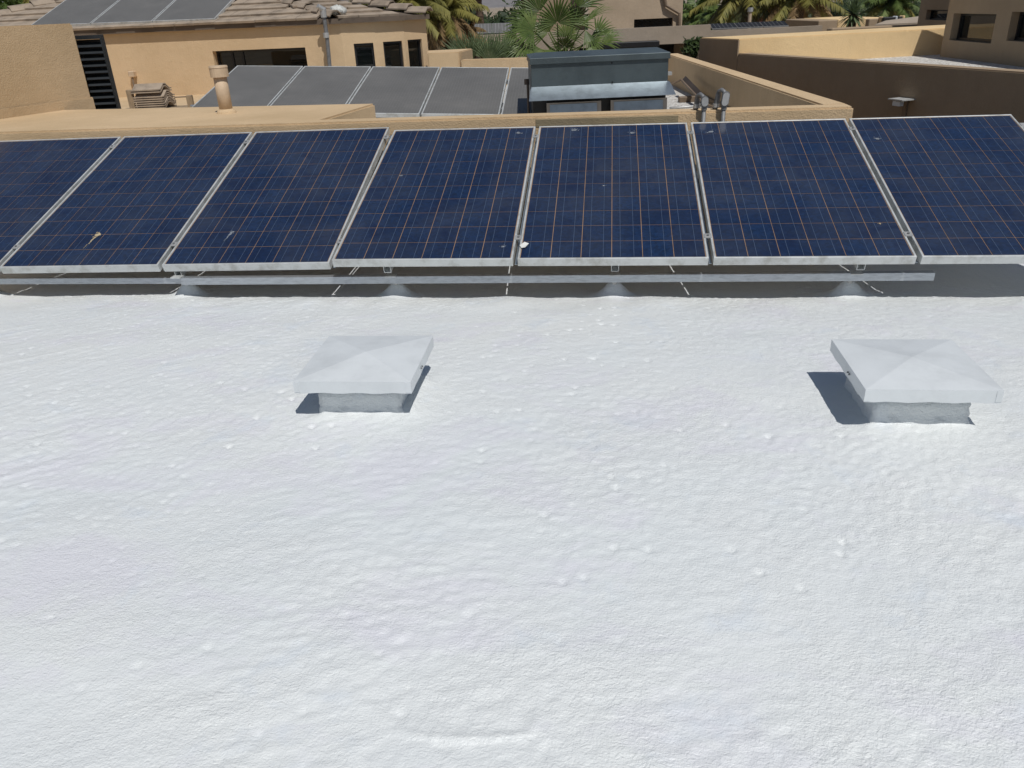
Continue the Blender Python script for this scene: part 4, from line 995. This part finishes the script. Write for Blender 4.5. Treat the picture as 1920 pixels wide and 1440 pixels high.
# small far houses among the trees
def hut(px, py, w, h, y, label, rm='tile'):
    c = Wy(px, py, y); s = y / 1600 * 1.0; hw = w * s / 2; hh = h * s
    o = thing('far_house', label, 'house', (c.x, y, 0))
    m = MB(); m.box(c.x - hw * .8, c.x + hw * .8, y, y + hw * 1.6, 0, c.z); m.build('wall', 'stucco_far', o)
    m = MB(); A_ = [Vector((c.x - hw, y - .3, c.z)), Vector((c.x + hw, y - .3, c.z)), Vector((c.x + hw, y + hw * 1.6 + .3, c.z)), Vector((c.x - hw, y + hw * 1.6 + .3, c.z))]
    ap = Vector((c.x, y + hw * .8, c.z + hh)); 
    for i in range(4): m.face(A_[i], A_[(i + 1) % 4], ap)
    m.face(*A_[::-1]); m.build('roof', rm, o)
hut(1632, 26, 36, 12, 70, 'far house with a pale brown pyramid roof behind the yucca')
hut(1462, 33, 26, 8, 85, 'far house with a pale roof seen between the hanging palms')
hut(1372, 44, 28, 6, 60, 'far house with white eaves left of the thin vent stack')

# ================================================================== PLANTS
def rv(r=1.0): return Vector((random.uniform(-r, r), random.uniform(-r, r), random.uniform(-r, r)))
def fan_leaf(parent, hub, base, axis, nrm, Rr, mat, n=26, spread=215, droop=0.25, name='frond'):
    axis = axis.normalized(); nrm = (nrm - axis * nrm.dot(axis)).normalized(); side = nrm.cross(axis)
    m = MB(); dth = R(spread) / n
    for i in range(n):
        th = -R(spread) / 2 + dth * (i + .5) + random.uniform(-.03, .03)
        d = axis * math.cos(th) + side * math.sin(th); s = (-axis * math.sin(th) + side * math.cos(th))
        Lr = Rr * (0.86 + 0.14 * math.cos(th)) * random.uniform(.9, 1.05); pts = []
        for (f, wv) in ((0.04, 0.08), (0.48, 1.0), (0.72, 0.62), (1.0, 0.0)):
            r_ = Lr * f; w = Lr * 0.48 * math.tan(dth / 2) * 1.02 * wv
            c = hub + d * r_ + nrm * (Rr * 0.10 * math.sin(f * 2)) - Z * (droop * Rr * max(0, f - .35) ** 2 * random.uniform(.7, 1.6))
            pts.append((c + nrm * w * .45, c - s * w, c + s * w))
        for k in range(3):
            (c0, l0, r0), (c1, l1, r1) = pts[k], pts[k + 1]
            if k < 2: m.face(l0, c0, c1, l1); m.face(c0, r0, r1, c1)
            else: m.face(l0, c0, c1); m.face(c0, r0, c1)
    mid = base.lerp(hub, .5) - Z * 0.04
    m.tube([base, mid, hub], [0.02, 0.014, 0.008], 6)
    return m.build(name, mat, parent, recalc=False)
def img_dir(deg, depth=0.0):                       # a direction given as seen from the roof: right, up, away
    a = R(deg); return Vector((math.cos(a), depth, math.sin(a)))
# centre fan palm
PY_ = 16.6
pb0 = Wy(1056, 112, PY_)
fpalm = thing('fan_palm', 'large green fan palm behind the grey rooftop unit', 'palm', (pb0.x, PY_, 0))
m = MB(); m.tube([(pb0.x, PY_, 0), (pb0.x + .02, PY_, 2), (pb0.x, PY_, pb0.z - .05)], [0.26, 0.22, 0.2], 14); m.build('trunk', 'trunk', fpalm, smooth=True)
heart = Vector((pb0.x, PY_, pb0.z + 0.05))
#      hub px,py  R(m)  axis deg  axis depth  normal (x,y,z)            dy
FR = [(1045, 43, 0.60, 92, -0.15, (0.05, -1, 0.25), -0.35, 215), (1001, 58, 0.60, 165, -0.1, (-0.1, -.8, .6), -0.3, 190), (986, 89, 0.50, 196, -0.35, (-0.2, -.6, .8), -0.45, 200),
      (1088, 50, 0.80, 30, 0.05, (-.45, -.35, .9), -0.15, 46), (1126, 82, 0.52, 16, -0.2, (.1, -.55, .85), -0.25, 105), (1094, 99, 0.42, -22, -0.6, (.2, -.6, .8), -0.5, 170),
      (1084, 14, 0.60, 66, 0.2, (.4, -.9, .2), 0.2, 130), (1012, 22, 0.62, 122, 0.25, (-.4, -.9, .3), 0.25, 150), (1097, 56, 0.52, -74, -0.3, (.5, -.8, .2), -.2, 70), (1046, 97, 0.42, 248, -0.6, (0, -.9, .4), -.55, 160),
      (1020, 96, 0.42, 222, -0.6, (-.2, -.8, .5), -.5, 170), (972, 74, 0.5, 178, .35, (-.3, -.6, .7), .35, 120), (1118, 66, 0.5, 40, .4, (.3, -.6, .7), .35, 100), (1070, 98, .4, 285, -.6, (.1, -.9, .4), -.5, 150), (1062, 70, .42, 75, .3, (0, -.9, .3), .3, 200), (1028, 62, .48, 138, .2, (-.2, -.9, .3), .15, 170), (1074, 44, .52, 58, .2, (.2, -.9, .3), .3, 150), (992, 40, .5, 152, .3, (-.3, -.9, .3), .4, 140), (1104, 78, .46, 6, -.3, (.2, -.7, .6), -.1, 130), (1008, 92, .42, 200, .1, (-.1, -.8, .5), .1, 160), (1058, 88, .36, 95, -.4, (0, -1, .2), -.3, 220)]
for (px, py, Rr, deg, dp, nr, dy, sprd) in FR:
    fan_leaf(fpalm, Wy(px, py, PY_ + dy), heart + Vector((random.uniform(-.08, .08), random.uniform(-.08, .08), random.uniform(-.05, .1))), img_dir(deg, dp), Vector(nr), Rr, 'palm_green', n=max(9, int(sprd / 8.5)), spread=sprd, droop=.3)
# left fan palm
LY_ = 16.2
lp0 = Wy(905, 118, LY_)
lpalm = thing('fan_palm', 'low spiky blue-green fan palm behind the tan wall', 'palm', (lp0.x, LY_, 0))
m = MB(); m.tube([(lp0.x, LY_, 0), (lp0.x, LY_, lp0.z - .3)], [0.24, 0.2], 12); m.build('trunk', 'trunk', lpalm, smooth=True)
for (px, py, Rr, deg, dp, nr, dy) in ((885, 116, .62, 112, 0, (-.2, -1, .1), 0), (918, 118, .60, 86, 0, (.2, -1, .1), -.1), (868, 112, .55, 135, .1, (-.3, -1, .3), .1), (938, 114, .58, 66, .1, (.3, -1, .2), .1), (900, 108, .55, 100, .4, (0, -.8, .4), .3), (866, 120, .42, 160, -.3, (-.2, -.8, .6), -.2), (928, 112, .55, 78, .5, (.1, -.8, .4), .35), (946, 112, .42, 40, -.2, (.2, -.8, .5), -.1)):
    fan_leaf(lpalm, Wy(px, py, LY_ + dy), Vector((lp0.x, LY_, lp0.z - .1)), img_dir(deg, dp), Vector(nr), Rr, 'palm_blue', n=19, spread=115, droop=.06)
def feather(m, base, d, L_, n, ll, sag, wid=0.022):
    d = d.normalized(); pts = [base + d * (L_ * k / 10) - Z * (sag * L_ * (k / 10) ** 2) for k in range(11)]
    m.tube(pts, [wid * (1.1 - .1 * k) for k in range(11)], 4, cap=False)
    for k in range(n):
        f = 0.12 + 0.88 * k / n; i = min(int(f * 10), 9); p = pts[i].lerp(pts[i + 1], f * 10 - i); tg = (pts[i + 1] - pts[i]).normalized(); s = tg.cross(Z).normalized()
        for sg in (-1, 1):
            e = (s * sg * .75 + tg * .45 - Z * random.uniform(.25, 1.1)).normalized() * ll * (1 - .5 * f) * random.uniform(.8, 1.15); w = tg * wid * random.uniform(.9, 1.4)
            m.face(p - w, p + w, p + e)
def feather_palm(px, py, y, Rm, label, n, mat, drymat=None, ndry=0, tr=0.16, name='feather_palm', cat='palm', lv=46, ll=.34, wid=.022):
    c = Wy(px, py, y); o = thing(name, label, cat, (c.x, y, 0))
    m = MB(); k = 10; m.tube([Vector((c.x + .05 * math.sin(j), y, c.z * j / k)) for j in range(k + 1)], [tr * (1.25 - .25 * j / k) * (1 + .05 * (j % 2)) for j in range(k + 1)], 12); m.build('trunk', 'trunk', o, smooth=True)
    m = MB()
    for j in range(n):
        a = j * 2.399; el = math.asin(max(-.3, min(1, 1 - 1.25 * (j + .5) / n))) ; d = Vector((math.cos(a) * math.cos(el), math.sin(a) * math.cos(el), math.sin(el)))
        feather(m, c + d * .06, d + rv(.1), Rm * random.uniform(.8, 1.1), lv, Rm * ll, random.uniform(.25, .5), wid)
    m.build('crown', mat, o, recalc=False)
    if ndry:
        m = MB()
        for j in range(ndry):
            a = j * 2.399 + 1; d = Vector((math.cos(a), math.sin(a), random.uniform(-.1, .35)))
            feather(m, c - Z * .1, d, Rm * random.uniform(.7, 1.0), lv, Rm * ll, random.uniform(.7, 1.1), wid)
        m.build('dry_skirt', drymat, o, recalc=False)
    return o
feather_palm(752, 6, 19.0, 1.1, 'yellow-green feather palm rising behind the tile roof', 46, 'palm_yellow', 'palm_dry', 18, lv=60, ll=.4, wid=.016)
feather_palm(830, 16, 20.5, 1.0, 'browned feather palm with hanging dry fronds right of the roof', 26, 'palm_yellow', 'palm_dry', 30, lv=60, ll=.4, wid=.016)
feather_palm(878, 58, 21.2, 0.65, 'small palm of arching dry tan fronds beside far panels', 6, 'palm_dry', 'palm_dry', 12)
feather_palm(10, 20, 24.0, 1.2, 'green feather palm at the top left corner', 22, 'palm_green')
feather_palm(86, -8, 22.0, 0.7, 'small yellow palm tip above the left roof hip', 14, 'palm_yellow')
feather_palm(1400, -22, 34.0, 2.1, 'hanging olive palm left of the white vent stack', 22, 'palm_yellow', 'leaf_olive', 8, tr=.25, wid=.035)
feather_palm(1445, -14, 36.0, 2.0, 'shaggy palm right of the white vent stack above red bougainvillea', 16, 'palm_green', 'leaf_olive', 10, tr=.25, wid=.035)
feather_palm(1497, -10, 33.0, 1.9, 'golden hanging palm before the dark trunk at right', 22, 'palm_yellow', 'palm_dry', 8, tr=.22, wid=.035)
feather_palm(1672, 0, 38.0, 1.6, 'bright green palm left of the rear wing', 24, 'palm_green', 'palm_yellow', 8, wid=.035)
feather_palm(1310, 26, 45.0, 1.5, 'short green palm right of the beige building', 22, 'palm_green', wid=.04)
feather_palm(1350, 30, 42.0, 1.4, 'pale green palm in the hedge left of the far white eaves', 22, 'palm_green', wid=.04)
# bare palm trunks that leave the frame
for (px, y, r_, lab) in ((897, 45, .19, 'dark slender palm trunk left of the centre fan palm'), (986, 42, .2, 'reddish palm trunk directly behind the centre fan palm'), (1541, 36, .26, 'thick dark palm trunk right of the golden hanging palm')):
    a = Wy(px + 4, 48, y); o = thing('tall_palm', lab, 'palm', (a.x, y, 0)); b = Wy(px, 0, y); dx_ = (b - a) / (b.z - a.z)
    m = MB(); n = 60; m.tube([a + dx_ * (z_ - a.z) + Vector((.02 * math.sin(z_ * 2), 0, 0)) for z_ in [12 * k / n for k in range(n + 1)]], [r_ * (1 + (.14 if k % 2 else -.06)) for k in range(n + 1)], 10); m.build('trunk', 'trunk', o)
    m = MB(); tp = a + dx_ * (12 - a.z)
    for j in range(14): aa_ = j * 2.399; feather(m, tp, Vector((math.cos(aa_), math.sin(aa_), .5)), 1.8, 24, .5, .6, .04)
    m.build('crown', 'palm_green', o, recalc=False)
# yucca
yb_ = Wy(1597, 52, 21.5); yh = Wy(1600, 27, 21.5)
yk = thing('yucca', 'spiky yucca with a short brown trunk before the tan low wall', 'yucca', (yb_.x, 21.5, 0))
m = MB(); m.tube([(yb_.x, 21.5, 0), yh], [.14, .1], 8); m.build('trunk', 'trunk', yk)
m = MB()
for j in range(90):
    a = j * 2.399; el = R(90 - 140 * j / 90); d = Vector((math.cos(a) * math.cos(el), math.sin(a) * math.cos(el), math.sin(el))); L_ = random.uniform(.38, .5); s = d.cross(Z + rv(.01)).normalized() * .03
    p = yh; m.face(p - s, p + s, p + d * L_ * .6 + s - Z * .02, p + d * L_ * .6 - s - Z * .02); m.face(p + d * L_ * .6 - s - Z * .02, p + d * L_ * .6 + s - Z * .02, p + d * L_ - Z * .08)
m.build('crown', 'palm_blue', yk, recalc=False)
# leafy trees and shrubs
def leaves(m, c, rad, n, size, lump=9):
    cl = [Vector(c) + Vector((rad[0] * random.gauss(0, .42), rad[1] * random.gauss(0, .42), rad[2] * random.gauss(0, .42))) for _ in range(lump)]
    for k in range(n):
        q = random.choice(cl); p = q + Vector((rad[0] * random.gauss(0, .2), rad[1] * random.gauss(0, .2), rad[2] * random.gauss(0, .2)))
        a = rv().normalized() * size * random.uniform(.6, 1.3); b = a.orthogonal().normalized() * size * .45; m.face(p - a, p + b, p + a, p - b)
def tree(px, py, y, wpx, hpx, label, mat, n=2200, size=None, name='leafy_tree', lump=12, cat='tree'):
    c = Wy(px, py, y); s = y / 1600; rx, rz_ = wpx * s, hpx * s; o = thing(name, label, cat, (c.x, y, 0))
    m = MB(); m.tube([(c.x, y, 0), (c.x + .1, y, c.z * .6), (c.x, y, c.z)], [rx * .09 + .05, rx * .06 + .04, .03], 8)
    for j in range(4): m.tube([(c.x, y, c.z * .7), c + Vector((random.uniform(-.5, .5) * rx, random.uniform(-.5, .5) * rx, random.uniform(0, .4) * rz_))], [.05, .02], 5)
    m.build('trunk', 'bark', o)
    m = MB(); leaves(m, c, (rx, rx, rz_), n, size or max(.05, rx * .06), lump); m.build('crown', mat, o, recalc=False)
for a in ((945, 34, 75, 34, 14, 'dark round tree left of the reddish palm trunk', 'leaf_dark'), (1000, 26, 70, 36, 18, 'taller dark tree behind the reddish palm trunk', 'leaf_dark'), (875, 38, 80, 34, 12, 'low dark tree behind the slender palm trunk', 'leaf_dark'),
          (1300, 22, 70, 30, 16, 'green tree at the right side of the beige building', 'leaf_mid'), (1360, 20, 75, 34, 14, 'rounded green tree left of the vent stack', 'leaf_mid'), (1330, 36, 55, 24, 12, 'dark bush below the rounded green tree', 'leaf_dark'),
          (1420, 12, 60, 40, 18, 'dark tree behind the white vent stack', 'leaf_dark'), (1478, 28, 55, 30, 16, 'deep green tree below the shaggy palms', 'leaf_dark'), (1570, 16, 60, 34, 16, 'dense green tree right of the dark trunk', 'leaf_dark'), (1530, 22, 65, 26, 18, 'mid green tree behind the dark trunk', 'leaf_mid'),
          (1620, 2, 75, 34, 14, 'far green tree above the pyramid roof', 'leaf_mid'), (1690, 20, 45, 22, 14, 'olive brown tree left of the rear wing', 'leaf_olive'), (1715, 24, 42, 12, 12, 'dark shrub against the rear wing wall', 'leaf_dark'), (720, -2, 60, 34, 14, 'dark tree above the tile roof hip', 'leaf_mid'), (30, -6, 60, 30, 12, 'dark tree behind the top left palm', 'leaf_dark')):
    tree(*a)
tree(1440, 42, 40, 20, 8, 'red flowering bougainvillea beside the white vent stack', 'flower_red', 1500, .07, 'bougainvillea', cat='shrub')
tree(1480, 46, 38, 14, 5, 'clipped yellow-green shrub behind the low dark panels', 'leaf_olive', 1200, .06, 'shrub', cat='shrub')
tree(1297, 96, 14.2, 22, 16, 'leafy green shrub between the shaded wall and carport', 'leaf_mid', 700, .055, 'shrub', 10, 'shrub')
# far wood, one mass
m = MB()
for k in range(280):
    y = random.uniform(52, 150); x = random.uniform(-.6, .75) * y; h = random.uniform(3.2, 4.9) ; leaves(m, (x, y, h * .55), (4.2, 4, h * .5), 150, .42, 4)
tag(m.build('distant_trees', 'leaf_dark', recalc=False), 'dark far belt of trees below the mountains', 'trees', kind='stuff')
for k, (px, py) in enumerate(((866, 21), (884, 18), (893, 19), (977, 6))):
    feather_palm(px, py, 120, 1.3, ['tiny far palm, leftmost on the skyline', 'tiny far palm, middle of three on the skyline', 'tiny far palm nearest the slender dark trunk', 'tiny far palm beside the reddish trunk'][k], 14, 'leaf_dark', lv=14, wid=.09, tr=.2)
# mountains
mv = []; mf = []
xs = np.linspace(-6500, 6500, 160); rows = 14
for r in range(rows):
    f = r / (rows - 1)
    for x in xs:
        hgt = 330 + 170 * float(vnoise(np.array(x / 1300.), np.array(0.3), 31)) + 70 * float(vnoise(np.array(x / 420.), np.array(.7), 32))
        mv.append((x, 5200 + 1500 * f + 120 * float(vnoise(np.array(x / 300.), np.array(f * 6), 33)), max(-0.5, -0.4 + hgt * f + (30 * float(vnoise(np.array(x / 220.), np.array(f * 7.), 34)) * math.sin(math.pi * f)))))
for r in range(rows - 1):
    for i in range(159): q = r * 160 + i; mf.append((q, q + 1, q + 161, q + 160))
simple('rock', (0.19, 0.16, 0.14), 0.95, var=0.2, scale=0.004)
m = MB(); m.mesh(mv, mf); tag(m.build('mountains', 'rock', recalc=False, smooth=True), kind='structure')

# haze in the valley air, all the way to the mountains
hz, hnt, hb_ = newmat('haze_air')
hnt.nodes.remove(hb_); pvn = hnt.nodes.new('ShaderNodeVolumePrincipled'); pvn.inputs['Color'].default_value = (0.80, 0.86, 0.95, 1); pvn.inputs['Density'].default_value = 0.00009
hnt.links.new(pvn.outputs[0], hnt.nodes['Material Output'].inputs['Volume']); MATS['haze_air'] = hz
m = MB(); m.box(-7200, 7200, -7200, 7600, -1, 640); tag(m.build('haze', 'haze_air'), 'thin bluish valley haze before the mountains', 'haze', kind='stuff')
